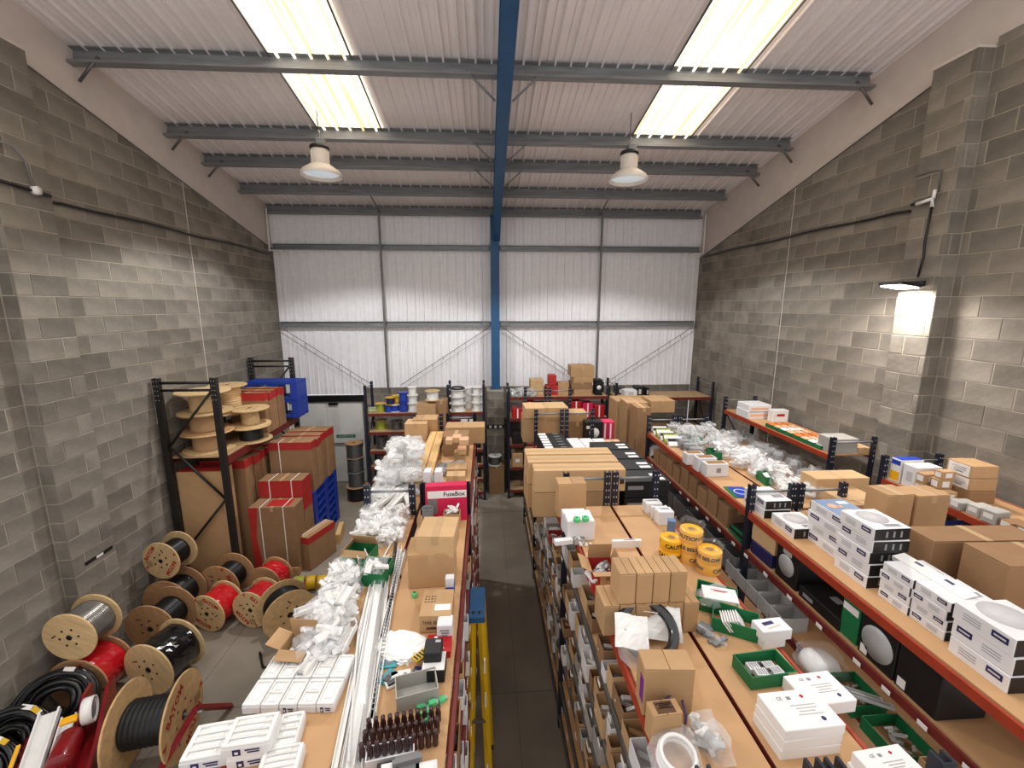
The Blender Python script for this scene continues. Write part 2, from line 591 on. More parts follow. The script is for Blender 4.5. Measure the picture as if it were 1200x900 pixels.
# purlins, rafter, column, rails
def steel(name, label, cat, group=None): return thing(name, label, cat, group=group)
PY = [5.95, 7.42, 8.27, 9.33, 10.34]
PN = ['nearest the camera', 'second from the camera just behind the skylight ends', 'third from the camera', 'fourth from the camera', 'at the eaves over the back wall']
RX = 0.25
zsec = [(-.035, .10), (.035, .10), (.035, .092), (-.027, .092), (-.027, -.092), (.05, -.092), (.05, -.07), (.057, -.07), (.057, -.10), (-.035, -.10)]
for i, y in enumerate(PY):
    z = roof_z(y) - .125
    pl = thing('roof_purlin', 'galvanised steel roof purlin ' + PN[i], 'purlin', (0, y, z), group='roof purlins')
    ob('purlin_section', prism([(-u, v) for u, v in zsec], 'x', XL - .015, RX - .004), 'galv', pl, rot=(-RA, 0, 0))
    ob('purlin_section', prism([(-u, v) for u, v in zsec], 'x', RX + .004, XR - .08), 'galv', pl, rot=(-RA, 0, 0))
    if i < 4:
        for s in (-1, 1):
            if i < 3:
                ob('stay_rod', tube([(RX + s * .48, -.05, -.04), (RX + s * .11, -.02, -.36)], .014, 6), 'galv', pl)
                X = XL if s < 0 else XR
                ob('stay_rod', tube([(X - s * .33, -.05, -.02), (X - s * .06, -.03, -.28)], .018, 6), 'galv_dark', pl)
for s, x in ((-1, -2.35), (1, 2.62)):
    o = thing('sag_rod', 'thin steel sag rod between the last two purlins, ' + ('left' if s < 0 else 'right') + ' of the blue rafter', 'steel rod', group='roof sag rods')
    ob('rod', tube([(x, PY[3], roof_z(PY[3]) - .16), (x, PY[4] - .02, roof_z(PY[4]) - .2)], .016, 6), 'galv_dark', o)

def isec(w, d, t=.012, tw=.009):
    return [(-w / 2, -d / 2), (w / 2, -d / 2), (w / 2, -d / 2 + t), (tw / 2, -d / 2 + t), (tw / 2, d / 2 - t), (w / 2, d / 2 - t), (w / 2, d / 2), (-w / 2, d / 2), (-w / 2, d / 2 - t), (-tw / 2, d / 2 - t), (-tw / 2, -d / 2 + t), (-w / 2, -d / 2 + t)]
raf = thing('roof_rafter', 'blue painted steel rafter down the middle of the roof', 'rafter')
y0, y1 = 2.4, 10.22
b = prism(isec(.17, .30), 'y', 0, (y1 - y0) / math.cos(RA))
ob('beam', b, 'blue_steel', raf, (RX, y0, roof_z(y0) - .385), (-RA, 0, 0))
hb = prism([(9.05, roof_z(9.05) - .52), (10.08, roof_z(10.08) - .52), (10.08, roof_z(10.08) - .86)], 'x', RX - .08, RX + .08)
ob('haunch', hb, 'blue_steel', raf)
for yy in (9.0, 10.0):
    ob('stiffener', bx(.16, .012, .27, base=False), 'blue_steel', raf, (RX, yy, roof_z(yy) - .385))
colm = thing('steel_column', 'blue painted steel column standing on the block pier', 'column', (RX - .04, 10.2, DZ))
ob('shaft', prism([(u, v) for u, v in isec(.20, .24)], 'z', 0, roof_z(10.2) - DZ - .26), 'blue_steel', colm)
ob('end_plate', bx(.20, .014, .5), 'blue_steel', colm, (0, -.13, roof_z(10.2) - DZ - .78))
ob('base_plate', bx(.28, .3, .02), 'blue_steel', colm)
for z_, nm in ((3.97, 'lower'), (5.72, 'upper')):
    r_ = thing('sheeting_rail', 'galvanised ' + nm + ' sheeting rail across the white back wall', 'steel rail', (0, 10.40, z_), group='sheeting rails')
    for a, c in ((XL + .01, RX - .15), (RX + .07, XR - .03)):
        ob('rail_section', prism([(-u, v * .62) for u, v in zsec], 'x', a, c), 'galv', r_)
        ob('joint_cleat', bx(.16, .012, .09, base=False), 'galv', r_, ((c - .1) if c < 1 else (a + .1), -.07, 0))
for x, nm in ((-2.40, 'left'), (2.72, 'right')):
    o = thing('sag_bar', 'vertical dark steel tie bar on the ' + nm + ' half of the white back wall', 'steel bar', (x, 10.32, DZ), group='vertical tie bars')
    ob('bar', bx(.045, .03, 6.5 - DZ), 'galv_dark', o)
def wire(label, a, b):
    o = thing('bracing_wire', label, 'wire', group='diagonal bracing wires')
    a, b = Vector(a), Vector(b)
    ob('strand', tube([a, b], .007, 5), 'galv_dark', o)
    ob('strand', tube([a + Vector((-.05 if a.x < b.x else .05, 0, -.09)), b + Vector((-.05 if a.x < b.x else .05, 0, -.09))], .005, 5), 'galv', o)
    for k in range(1, 8):
        p = a.lerp(b, k / 8)
        ob('wire_clip', bx(.008, .008, .09), 'galv_dark', o, p + Vector((-.02, 0, -.09)))
wire('diagonal wire brace running down from the left corner of the back wall', (XL + .1, 10.33, 3.88), (-2.75, 10.33, 2.5))
wire('diagonal wire brace left of the blue column, running down to the left', (RX - .2, 10.33, 3.88), (-2.1, 10.33, 2.5))
wire('diagonal wire brace right of the blue column, running down to the right', (RX + .15, 10.33, 3.88), (2.45, 10.33, 2.5))
wire('diagonal wire brace running down from the right corner of the back wall', (XR - .1, 10.33, 3.88), (2.95, 10.33, 2.5))

# fire door
dm = bmesh.new()
add_box(dm, (-3.92, YB + .03, 1.06), (1.86, .05, 2.12))
door = struct('door_1', dm, 'door')
for x, w_ in ((-3.49, .86), (-4.38, .86)):
    lf = ob('door_leaf', bx(w_, .045, 2.04, .004), 'door', door, (x, YB - .01, .02))
    ob('push_bar', tube([(-w_ * .42, -.07, 1.02), (w_ * .42, -.07, 1.02)], .016, 8), 'galv_dark', lf)
    for s in (-1, 1): ob('bar_bracket', bx(.05, .08, .14), 'black', lf, (s * w_ * .42, -.055, .95))
    sg = ob('exit_sign', bx(.46, .006, .075), 'green', lf, (-.02, -.028, 1.16))
    ob('lettering', text_mesh('PUSH BAR TO OPEN', .042), 'white_card', sg, (0, -.005, .037), (R(90), 0, 0))
ob('door_head', bx(1.9, .10, .15), 'black', door, (-3.92, YB - .03, 2.10))
ob('door_frame', bx(.06, .09, 2.1), 'galv_dark', door, (-3.02, YB - .02, 0))
ob('door_closer', bx(.22, .06, .05), 'black', door, (-3.75, YB - .06, 2.02))

# cables clipped to the block walls
def wall_cable(X, s, label, p0, pf):
    o = thing('wall_cable', label, 'cable')
    xf = X + s * .022
    pts = [(xf, p0 + .62, 5.53)] + [(xf, y_, 5.55 + .012 * math.sin(y_ * 3)) for y_ in [p0 + .8 + k * .4 for k in range(int((10.3 - p0 - .8) / .4) + 1)]]
    ob('cable_run', tube(pts, .017, 6), 'black', o)
    xp = X + s * (pf + .022)
    ob('cable_run', tube([(xp, p0 - (.0 if s > 0 else -.2), 5.59), (xp, p0 + .3, 5.575), (xp, p0 + (.52 if s > 0 else .44), 5.56)], .017, 6), 'black', o)
    return o
wc = wall_cable(XL, 1, 'black cable clipped along the left block wall', 4.66, .15)
xp = XL + .19
ob('conduit', tube([(xp, 4.72, 5.96), (xp, 4.86, 5.95), (xp, 4.95, 5.86), (xp, 5.0, 5.62)], .012, 6), 'galv', wc)
jb = ob('junction_box', lathe([(0, 0), (.045, 0), (.045, .05), (0, .055)], 12), 'white_plastic', wc, (XL + .155, 5.02, 5.58), (0, R(90), 0))
wc2 = wall_cable(XR, -1, 'black cable clipped along the right block wall', 4.56, .18)
xp = XR - .22
ob('conduit', tube([(xp, 4.98, 5.86), (xp, 4.82, 5.87), (xp, 4.70, 5.85), (xp, 4.69, 5.62)], .010, 6), 'galv_dark', wc2)
ob('conduit_tee', tube([(xp, 4.92, 5.55), (xp, 4.74, 5.57), (xp, 4.74, 5.48)], .022, 8), 'white_plastic', wc2)
ob('conduit_tee', tube([(xp, 4.73, 5.66), (xp, 4.74, 5.57)], .018, 8), 'white_plastic', wc2)
ob('drop_cable', tube([(xp, 4.74, 5.50), (xp, 4.75, 5.1), (xp, 4.735, 4.95), (xp - .02, 4.745, 4.72)], .013, 6), 'black', wc2)
for s, X, a, b in ((1, XL, 'left', 10.2), (-1, XR, 'right', 10.2)):
    o = thing('white_conduit', 'white conduit rising to the roof in the ' + a + ' back corner', 'conduit')
    ob('pipe', tube([(X + s * .04, b, 5.60), (X + s * .05, b, 6.5)], .018, 8), 'white_plastic', o)
    ob('pipe', tube([(X + s * .04, b, 5.62), (X + s * .2, b + .1, 5.62), (X + s * .34, b + .12, 5.55)], .016, 8), 'white_plastic', o)

# lamps
def highbay(label, x, y, z, hang, power=None):
    o = thing('high_bay_lamp', label, 'lamp', (x, y, z), group='high bay lamps')
    sh = ob('lamp_shade', lathe([(.30, 0), (.305, .004), (.27, .075), (.16, .155), (.115, .17), (.108, .165), (.152, .148), (.262, .07), (.294, .006)], 32), 'lamp_shade', o)
    ob('lens', lathe([(0, .05), (.255, .05), (.255, .046), (0, .042)], 32), 'lamp_lens', o)
    ob('housing', lathe([(.115, .16), (.125, .17), (.12, .36), (.118, .375), (0, .38)], 24), 'lamp_shade', o)
    fb_ = bmesh.new()
    for k in range(20):
        a = k * math.pi * 2 / 20
        add_box(fb_, (math.cos(a) * .122, math.sin(a) * .122, .27), (.014, .004, .18), rot=(0, 0, a))
    ob('cooling_fins', fb_, 'lamp_shade', o)
    ob('top_collar', lathe([(0, .375), (.135, .375), (.14, .40), (.125, .425), (0, .43)], 24), 'black', o)
    ob('driver_box', bx(.13, .11, .09, .01), 'galv', o, (.03, 0, .43))
    ob('hook', tube([(0, 0, .50), (0, .02, .56), (.02, 0, .60), (0, 0, .64)], .012, 6), 'steel', o)
    ob('hanger', tube([(0, 0, .62), (0, 0, hang)], .008, 6), 'galv_dark', o)
    l = bpy.data.lights.new('high_bay_light', 'SPOT')
    l.energy = power or HIGHBAY_W; l.spot_size = R(138); l.spot_blend = 0.22 if power is None else 0.7; l.shadow_soft_size = 0.12
    l.color = (0.97, 0.985, 1.0)
    lo = bpy.data.objects.new('high_bay_light', l); COL.objects.link(lo)
    lo.parent = o; lo.location = (0, 0, .035)
highbay('high bay lamp hanging from the roof left of the blue rafter', -2.44, 7.0, 6.30, roof_z(7.0) - 6.3)
highbay('high bay lamp hanging from the roof right of the blue rafter', 2.20, 6.9, 6.28, roof_z(6.9) - 6.28)
highbay('high bay lamp over the near left racking', -2.44, 2.4, 7.2, roof_z(2.4) - 7.2, NEARBAY_W)
highbay('high bay lamp over the near right racking', 2.20, 2.4, 7.2, roof_z(2.4) - 7.2, NEARBAY_W)

fl = thing('flood_light', 'slim flood light fixed to the right wall pilaster, shining down', 'lamp', (XR - .18, 4.80, 4.62))
ob('bracket', bx(.03, .2, .06), 'black', fl, (-.015, 0, .0))
ob('housing', bx(.26, .30, .035, .006), 'black', fl, (-.19, .02, .0), (0, R(8), 0))
ob('front_glass', bx(.22, .26, .006), 'flood_glass', fl, (-.19, .02, -.012), (0, R(8), 0))
l = bpy.data.lights.new('flood_beam', 'AREA')
l.energy = FLOOD_W; l.shape = 'RECTANGLE'; l.size = .2; l.size_y = .24; l.color = (1.0, .93, .88)
lo = bpy.data.objects.new('flood_beam', l); COL.objects.link(lo); lo.parent = fl
lo.location = (-.19, .02, -.025); lo.rotation_euler = (0, R(8), 0)
# ================================================================ racking
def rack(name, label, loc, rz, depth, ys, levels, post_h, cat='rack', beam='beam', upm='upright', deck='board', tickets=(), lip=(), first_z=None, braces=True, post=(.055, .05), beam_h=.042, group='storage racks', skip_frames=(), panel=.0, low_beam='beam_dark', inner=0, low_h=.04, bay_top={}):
    o = thing(name, label, cat, loc, rz, group=group)
    px, py = post
    for i, y in enumerate(ys):
        if i in skip_frames: continue
        for x in (px / 2, depth - px / 2):
            c = [(x - px / 2, y - py / 2), (x + px / 2, y - py / 2), (x + px / 2, y + py / 2), (x + px / 2 - .012, y + py / 2), (x + px / 2 - .012, y - py / 2 + .006), (x - px / 2 + .012, y - py / 2 + .006), (x - px / 2 + .012, y + py / 2), (x - px / 2, y + py / 2)]
            ph = post_h - (.03 if (y < 1.2 and y > 1.16) else 0)
            u = ob('upright', prism([(a - x, b_ - y) for a, b_ in c], 'z', 0, ph), upm, o, (x, y, 0))
            hb_ = bmesh.new()
            for k in range(5):
                for s in (-1, 1):
                    add_box(hb_, (s * px * .24, -py / 2, ph - .04 - k * .07), (.008, .003, .014))
            ob('slots', hb_, 'ink_faint', u, kind='stuff')
            ob('foot_plate', bx(px, py + .05, .008), upm, u)
        if braces:
            zz = post_h - .07 - (.03 if (y < 1.2 and y > 1.16) else 0)
            ob('brace', tube([(px, y, zz), (depth - px, y, zz)], .012 if upm == 'upright' else .022, 6), 'galv' if upm == 'upright' else upm, o)
            n = max(1, int(post_h / .9))
            if upm != 'upright': ob('brace', tube([(px, y, zz - .11), (depth - px, y, zz - .11)], .02, 6), upm, o)
            zz = levels[-1] - .07 if upm == 'upright' else zz - .11
            for k in range(n):
                a, b_ = zz - k * .85, zz - (k + 1) * .85
                if b_ < .05: break
                ends = ((px, depth - px) if (k % 2 == 0) == (upm == 'upright') else (depth - px, px))
                ob('brace', tube([(ends[0], y, a), (ends[1], y, b_)], .011 if upm == 'upright' else .02, 5), upm, o)
    for b_ in range(len(ys) - 1):
        y0, y1 = ys[b_] + py / 2, ys[b_ + 1] - py / 2
        for li, z in enumerate(levels):
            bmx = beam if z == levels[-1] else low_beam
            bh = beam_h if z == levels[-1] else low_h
            if li == len(levels) - 1: z = bay_top.get(b_, z)
            if b_ in bay_top and z > bay_top[b_] - .28 and li < len(levels) - 1: continue
            for x in (.014, depth - .014):
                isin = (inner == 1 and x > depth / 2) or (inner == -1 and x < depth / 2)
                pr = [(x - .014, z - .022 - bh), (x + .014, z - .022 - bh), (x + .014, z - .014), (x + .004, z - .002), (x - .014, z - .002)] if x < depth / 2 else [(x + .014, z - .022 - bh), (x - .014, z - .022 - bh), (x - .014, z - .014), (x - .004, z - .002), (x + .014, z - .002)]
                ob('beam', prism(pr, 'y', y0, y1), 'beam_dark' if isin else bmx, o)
            wd = depth - .034 if inner else depth - .062
            sb = ob('shelf_board', bx(wd, y1 - y0 - .004, .018), deck, o, (depth / 2 + inner * .014, (y0 + y1) / 2, z - .018 + (.0021 if inner else 0)))
            if li in tickets:
                step = .26
                k = 0
                yy = y0 + .1
                while yy < y1 - .05:
                    ob('price_ticket', bx(.003, .055, .028), 'white_card', o, (-.019, yy, z - .045))
                    yy += step * (0.8 + .5 * ((k * 7919 + li * 31) % 10) / 10)
                    k += 1
    return o

ZT = 2.5
ZM = 2.28
LOW7 = [.15, .55, .95, 1.30, 1.65, 2.05, ZT]
# islands (left pair, centre pair, right pair): local x runs across, local y away from the camera
rack('shelf_rack', 'left half of the left island rack, boarded top covered in white trunking fittings', (-1.13, 0, 0), 0, .46, [1.15, 3.72, 6.3], [.15, 1.3, ZT], 2.80, inner=1)
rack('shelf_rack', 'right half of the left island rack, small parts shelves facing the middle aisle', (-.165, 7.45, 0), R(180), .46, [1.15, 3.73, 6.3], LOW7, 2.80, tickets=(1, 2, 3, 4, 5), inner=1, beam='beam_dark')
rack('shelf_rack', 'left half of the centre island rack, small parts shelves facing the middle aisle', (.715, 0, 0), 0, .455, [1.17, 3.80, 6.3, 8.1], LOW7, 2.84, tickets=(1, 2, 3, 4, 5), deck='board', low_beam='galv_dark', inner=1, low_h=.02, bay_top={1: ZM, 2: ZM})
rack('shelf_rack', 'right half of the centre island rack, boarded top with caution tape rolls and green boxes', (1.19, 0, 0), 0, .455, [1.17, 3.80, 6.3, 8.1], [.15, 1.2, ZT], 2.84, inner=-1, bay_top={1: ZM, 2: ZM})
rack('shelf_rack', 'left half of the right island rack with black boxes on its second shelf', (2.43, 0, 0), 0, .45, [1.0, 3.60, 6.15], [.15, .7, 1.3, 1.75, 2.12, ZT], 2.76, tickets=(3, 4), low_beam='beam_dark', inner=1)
rack('shelf_rack', 'right half of the right island rack carrying the large cartons', (2.905, 0, 0), 0, .475, [1.0, 3.60, 6.15], [.15, 1.3, ZT], 2.76, inner=-1)
rack('shelf_rack', 'far rack against the right block wall, beyond the pilaster', (4.40, 0, 0), 0, .62, [5.0, 7.5], [.15, .9, 1.4, 2.0, ZT], 2.74, braces=True)
rack('shelf_rack', 'near rack against the right block wall, in front of the pilaster', (4.40, 0, 0), 0, .70, [1.5, 4.28], [.15, .9, 1.7, 2.08, ZT], 2.76, braces=True)
# racks along the back wall: local y -> +x, local x -> -y (depth comes towards the camera)
def back_rack(label, x0, y0, y1, xs, levels, h):
    # depth runs from the front face y0 back to y1
    return rack('shelf_rack', label, (x0, y1, 0), R(-90), y1 - y0, xs, levels, h, beam='beam_dark', deck='board_worn', low_beam='beam_dark')
back_rack('rack against the back wall left of the block pier, loaded with wire spools', -2.64, 9.2, 9.8, [0, 1.78, 2.56], [.2, .52, .86, 1.22, 1.66, 2.08], 2.70)
back_rack('rack against the back wall right of the block pier, cartons and red boxes on top', .48, 9.25, 9.85, [0, 2.26], [.2, .75, 1.3, 1.91, 2.40], 2.62)
back_rack('rack in the far right back corner with an empty boarded top', 2.86, 9.1, 9.85, [0, 2.2], [.2, 1.0, 1.6, 2.38], 2.72)
# tall black pallet rack by the left wall
KZ = 2.16
rack('pallet_rack', 'tall black pallet rack against the left block wall, drums on its shelf', (-4.80, 0, 0), 0, .88, [6.35, 8.85], [KZ], 3.37, cat='pallet rack', beam='beam_dark', upm='black_rack', deck='board_worn', post=(.085, .07), beam_h=.10)
# ================================================================ builders for the goods
def rect(xl, xr, yt, yb, z=None, Y=None):
    """front face seen at photo columns xl..xr, rows yt..yb -> centre x, front y, base z, width, height"""
    if Y is None: Y = U((xl + xr) / 2, yb, z=z).y
    a, b = U(xl, (yt + yb) / 2, y=Y), U(xr, (yt + yb) / 2, y=Y)
    zb = U((xl + xr) / 2, yb, y=Y).z if z is None else z
    zt = U((xl + xr) / 2, yt, y=Y).z
    return (a.x + b.x) / 2, Y, zb, abs(b.x - a.x), max(zt - zb, .01)

def carton(label, c, s, rz=0.0, m='card', tape='y', cat='box', name='carton', group=None, flaps=True, tilt=None, print_=None):
    """closed carton: c = centre of its base"""
    sx, sy, sz = s
    o = thing(name, label, cat, c, rz, group, rot=tilt)
    bv = min(.006, min(s) * .06)
    t = min(.005, sz * .1)
    if not flaps:
        ob('body', bx(sx, sy, sz, bv).copy(), m, o)
        return o, s
    ob('body', bx(sx, sy, sz - t, bv).copy(), m, o)
    if tape == 'y':
        for q in (-1, 1): bxm('flap', sx / 2 - .003, sy - .004, t, m, o, (q * (sx / 4 + .0005), 0, sz - t))
        bxm('tape', min(.05, sx * .3), sy + .002, .0012, 'tape', o, (0, 0, sz))
        for q in (-1, 1): bxm('tape', min(.05, sx * .3), .0012, min(.07, sz * .4), 'tape', o, (0, q * (sy / 2 + .0006), sz - min(.07, sz * .4)))
    elif tape is None:
        for q in (-1, 1): bxm('flap', sx / 2 - .003, sy - .004, t, m, o, (q * (sx / 4 + .0005), 0, sz - t))
    else:
        for q in (-1, 1): bxm('flap', sx - .004, sy / 2 - .003, t, m, o, (0, q * (sy / 4 + .0005), sz - t))
        bxm('tape', sx + .002, min(.05, sy * .3), .0012, 'tape', o, (0, 0, sz))
        for q in (-1, 1): bxm('tape', .0012, min(.05, sy * .3), min(.07, sz * .4), 'tape', o, (q * (sx / 2 + .0006), 0, sz - min(.07, sz * .4)))
    return o, s

def CZ(label, xl, xr, yt, yb, dep, z=ZT, rz=0.0, **k):
    x, y, zb, w, h = rect(xl, xr, yt, yb, z=z)
    v = Matrix.Rotation(R(rz), 3, 'Z') @ Vector((0, dep / 2, 0))
    return carton(label, (x + v.x, y + v.y, zb), (w, dep, h), R(rz), **k)

def CY(label, xl, xr, yt, yb, Y, dep, z=None, rz=0.0, **k):
    x, y, zb, w, h = rect(xl, xr, yt, yb, z=z, Y=Y)
    return carton(label, (x, Y + dep / 2, zb), (w, dep, h), R(rz), **k)

def tray_mesh(sx, sy, sz, t=.006):
    bm = bmesh.new()
    add_box(bm, (0, 0, t / 2), (sx, sy, t))
    for q in (-1, 1):
        add_box(bm, (q * (sx / 2 - t / 2), 0, sz / 2 + t / 2), (t, sy, sz - t))
        add_box(bm, (0, q * (sy / 2 - t / 2), sz / 2 + t / 2), (sx - 2 * t, t, sz - t))
    return bm

def open_box(label, c, s, rz=0.0, m='card', cat='box', name='open_carton', flaps=(), fm=None, group=None, t=.005):
    """flaps: list of (side, length, angle from vertical outwards in degrees)"""
    sx, sy, sz = s
    o = thing(name, label, cat, c, rz, group)
    ob('body', tray_mesh(sx, sy, sz, t), m, o)
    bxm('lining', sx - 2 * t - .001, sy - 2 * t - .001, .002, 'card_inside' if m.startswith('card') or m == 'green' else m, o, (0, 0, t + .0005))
    for side, ln, ang in flaps:
        bm = bmesh.new()
        if side in '-y+y': w = sx - .004
        else: w = sy - .004
        add_box(bm, (0, 0, ln / 2), (w, .004, ln))
        base = {'-y': ((0, -sy / 2, sz), 0), '+y': ((0, sy / 2, sz), 180), '-x': ((-sx / 2, 0, sz), -90), '+x': ((sx / 2, 0, sz), 90)}[side]
        ob('flap', bm, fm or m, o, base[0], Euler((R(ang), 0, R(base[1]))))
    return o

ORD = ['first', 'second', 'third', 'fourth', 'fifth', 'sixth', 'seventh', 'eighth', 'ninth', 'tenth', 'eleventh', 'twelfth']
def lumpy(sx, sy, sz, seed, n=2, amp=.24, fl=.25):
    """crumpled closed bag, base flattened on z=0"""
    rnd = random.Random(seed)
    bm = bmesh.new()
    bmesh.ops.create_icosphere(bm, subdivisions=n, radius=1.0)
    ph = [Vector((rnd.uniform(-1, 1), rnd.uniform(-1, 1), rnd.uniform(-1, 1))).normalized() for _ in range(10)]
    fq = [rnd.uniform(2.5, 7) for _ in range(10)]
    of = [rnd.uniform(0, 6) for _ in range(10)]
    for v in bm.verts:
        d = v.co.normalized()
        # squarish, flat pouch
        k = sum(math.sin(d.dot(p) * f + q) for p, f, q in zip(ph, fq, of)) / 10
        r = 1 + amp * k * 2 + rnd.uniform(-.10, .10)
        x, y, z = [math.copysign(abs(t) ** .7, t) for t in d]
        v.co = (x * r * sx / 2, y * r * sy / 2, max(-fl, z * r) * sz / (1 + fl) + fl * sz / (1 + fl))
    return bm

def add_lump_pieces(bm, n, sx, sy, sz, rnd, kind='mix', lo=.25, hi=.6):
    for _ in range(n):
        p = Vector((rnd.uniform(-.4, .4) * sx, rnd.uniform(-.4, .4) * sy, rnd.uniform(.12, .72) * sz))
        a = rnd.uniform(lo, hi) * max(sx, sy)
        add_box(bm, p, (a, a * rnd.uniform(.25, .5), a * rnd.uniform(.15, .35)), rot=(rnd.uniform(-.7, .7), rnd.uniform(-.7, .7), rnd.uniform(0, 3.1)))

_bags = {}
def bag(label, c, s, seed, rz=0.0, film_='clear_film', fill='white_plastic', nfill=9, group=None, cat='bag', name='plastic_bag', tilt=None, n=2):
    o = thing(name, label, cat, c, rz, group, rot=tilt)
    rnd = random.Random(seed)
    ob('film', lumpy(*s, seed, n=n), film_, o)
    if nfill:
        bm = bmesh.new()
        add_lump_pieces(bm, nfill + 5, s[0] * .9, s[1] * .9, s[2] * 1.05, rnd)
        ob('fittings', bm, fill, o, kind='stuff')
    return o

def heap(label, group, pts, size, seed, film_='clear_film', fill='white_plastic', nfill=9, name='plastic_bag', cat='bag'):
    """pts: list of (x, y, z)"""
    rnd = random.Random(seed)
    for i, p in enumerate(pts):
        s = [v * rnd.uniform(.85, 1.2) for v in size]
        lab = label
        if len(p) > 3:
            lab += ', ' + p[3]; p = p[:3]
        bag(lab, p, s, seed * 100 + i, rnd.uniform(0, 6.28), film_, fill, nfill, group, cat, name)

def disc_flange(Rr, hole, t, n=40):
    return lathe([(hole, -t / 2), (Rr - .003, -t / 2), (Rr, -t / 2 + .003), (Rr, t / 2 - .003), (Rr - .003, t / 2), (hole, t / 2), (hole, -t / 2)], n, smooth=False)

def align_z(d):
    d = Vector(d).normalized()
    return d.to_track_quat('Z', 'Y').to_euler()

def drum(label, p0, p1, Rr, rc, rcable, flange='ply', cable='black', wind=14, brand=None, name='cable_drum', cat='cable drum', roll=0.0, holes=True, group=None, wrap=None, t=.02, spots=True):
    """cable drum whose axis runs from the outer face p0 (towards the viewer) to p1"""
    p0, p1 = Vector(p0), Vector(p1)
    L = (p1 - p0).length
    q = (p1 - p0).normalized().to_track_quat('Z', 'Y') @ Euler((0, 0, roll)).to_quaternion()
    o = thing(name, label, cat, p0, group=group, rot=q.to_euler())
    me = disc_flange(Rr, Rr * .10, t)
    f0 = ob('flange', me, flange, o, (0, 0, t / 2))
    f1 = ob('flange', f0.data, flange, o, (0, 0, L - t / 2))
    ob('barrel', lathe([(rc, t), (rc, L - t)], 24), 'card_dark', o)
    # the wound layers
    prof = [(rc, t)]
    w = (L - 2 * t) / wind
    for k in range(wind):
        z0 = t + k * w
        for a in (.15, .5, .85): prof.append((rcable - w * .5 + w * .5 * math.sin(a * math.pi), z0 + a * w))
    prof.append((rc, L - t))
    ob('cable', lathe(prof, 32), cable, o)
    if wrap: ob('film_wrap', lumpy_band(rcable + .006, t + .01, L - t - .01, hash(label) % 999), wrap, o)
    hb_ = bmesh.new()
    if spots:
        hub = ob('spindle_hole', lathe([(0, 0), (Rr * .115, 0), (Rr * .115, -.001), (0, -.001)], 16), 'black', o, (0, 0, -.0006))
        for k in range(6):
            a = k * math.pi / 3 + .4
            ob('bolt_hole', lathe([(0, -.0012), (.014, -.0012), (.014, .0008), (0, .0008)], 8), 'black', o, (math.cos(a) * Rr * .36, math.sin(a) * Rr * .36, 0))
        sl = bmesh.new(); add_box(sl, (0, 0, 0), (.014, Rr * .2, .002))
        ob('cable_slot', sl, 'black', o, (Rr * .52, -Rr * .22, -.0006), (0, 0, .5))
    if brand:
        me = text_mesh(brand, Rr * .27, .003)
        ob('brand_print', me, 'red_print', o, (0, Rr * .62, -.0015), (R(180), 0, R(180)))
        ob('brand_print', me.copy(), 'red_print', o, (0, -Rr * .66, -.0015), (R(180), 0, 0))
        ab = bmesh.new()
        vs = [ab.verts.new(v) for v in ((0, 0, 0), (Rr * .22, Rr * .10, 0), (Rr * .16, 0, 0), (Rr * .22, -Rr * .10, 0))]
        ab.faces.new(vs)
        for sx in (1, -1):
            ob('arrow_mark', ab.copy(), 'red_print', o, (sx * Rr * .66, sx * Rr * .40, -.0016), (0, 0, 0 if sx > 0 else R(180)))
        ab.free()
        pb = bmesh.new()
        for k in range(4): add_box(pb, (0, k * .022, 0), (Rr * .3, .008, .0012))
        ob('stamp_lines', pb, 'ink_brown', o, (-Rr * .45, -Rr * .5, -.0012), (0, 0, .6), kind='stuff')
    return o

def lumpy_band(r, z0, z1, seed):
    rnd = random.Random(seed)
    bm = bmesh.new()
    n, m_ = 36, 8
    rings = []
    for j in range(m_ + 1):
        z = z0 + (z1 - z0) * j / m_
        rings.append([bm.verts.new((math.cos(k * 2 * math.pi / n) * (r + rnd.uniform(-.004, .006)), math.sin(k * 2 * math.pi / n) * (r + rnd.uniform(-.004, .006)), z)) for k in range(n)])
    for a, b_ in zip(rings, rings[1:]):
        for k in range(n): bm.faces.new((a[k], a[(k + 1) % n], b_[(k + 1) % n], b_[k]))
    return bm

def spool(label, c, Rr, h, flange, wire, group=None, name='wire_spool', rcf=.72, t=.008, rz=0.0):
    """small spool standing on its flange"""
    o = thing(name, label, 'wire spool', c, group=group)
    fm = lathe([(Rr * .18, 0), (Rr - .002, 0), (Rr, .002), (Rr, t - .002), (Rr - .002, t), (Rr * .18, t), (Rr * .18, 0)], 24, smooth=False)
    f = ob('flange', fm, flange, o)
    ob('flange', f.data, flange, o, (0, 0, h - t))
    pr = [(Rr * .2, t)]
    for k in range(7):
        for a in (.15, .5, .85): pr.append((Rr * rcf + .006 * math.sin(a * math.pi), t + (k + a) * (h - 2 * t) / 7))
    pr.append((Rr * .2, h - t))
    ob('wire', lathe(pr, 24), wire, o)
    return o

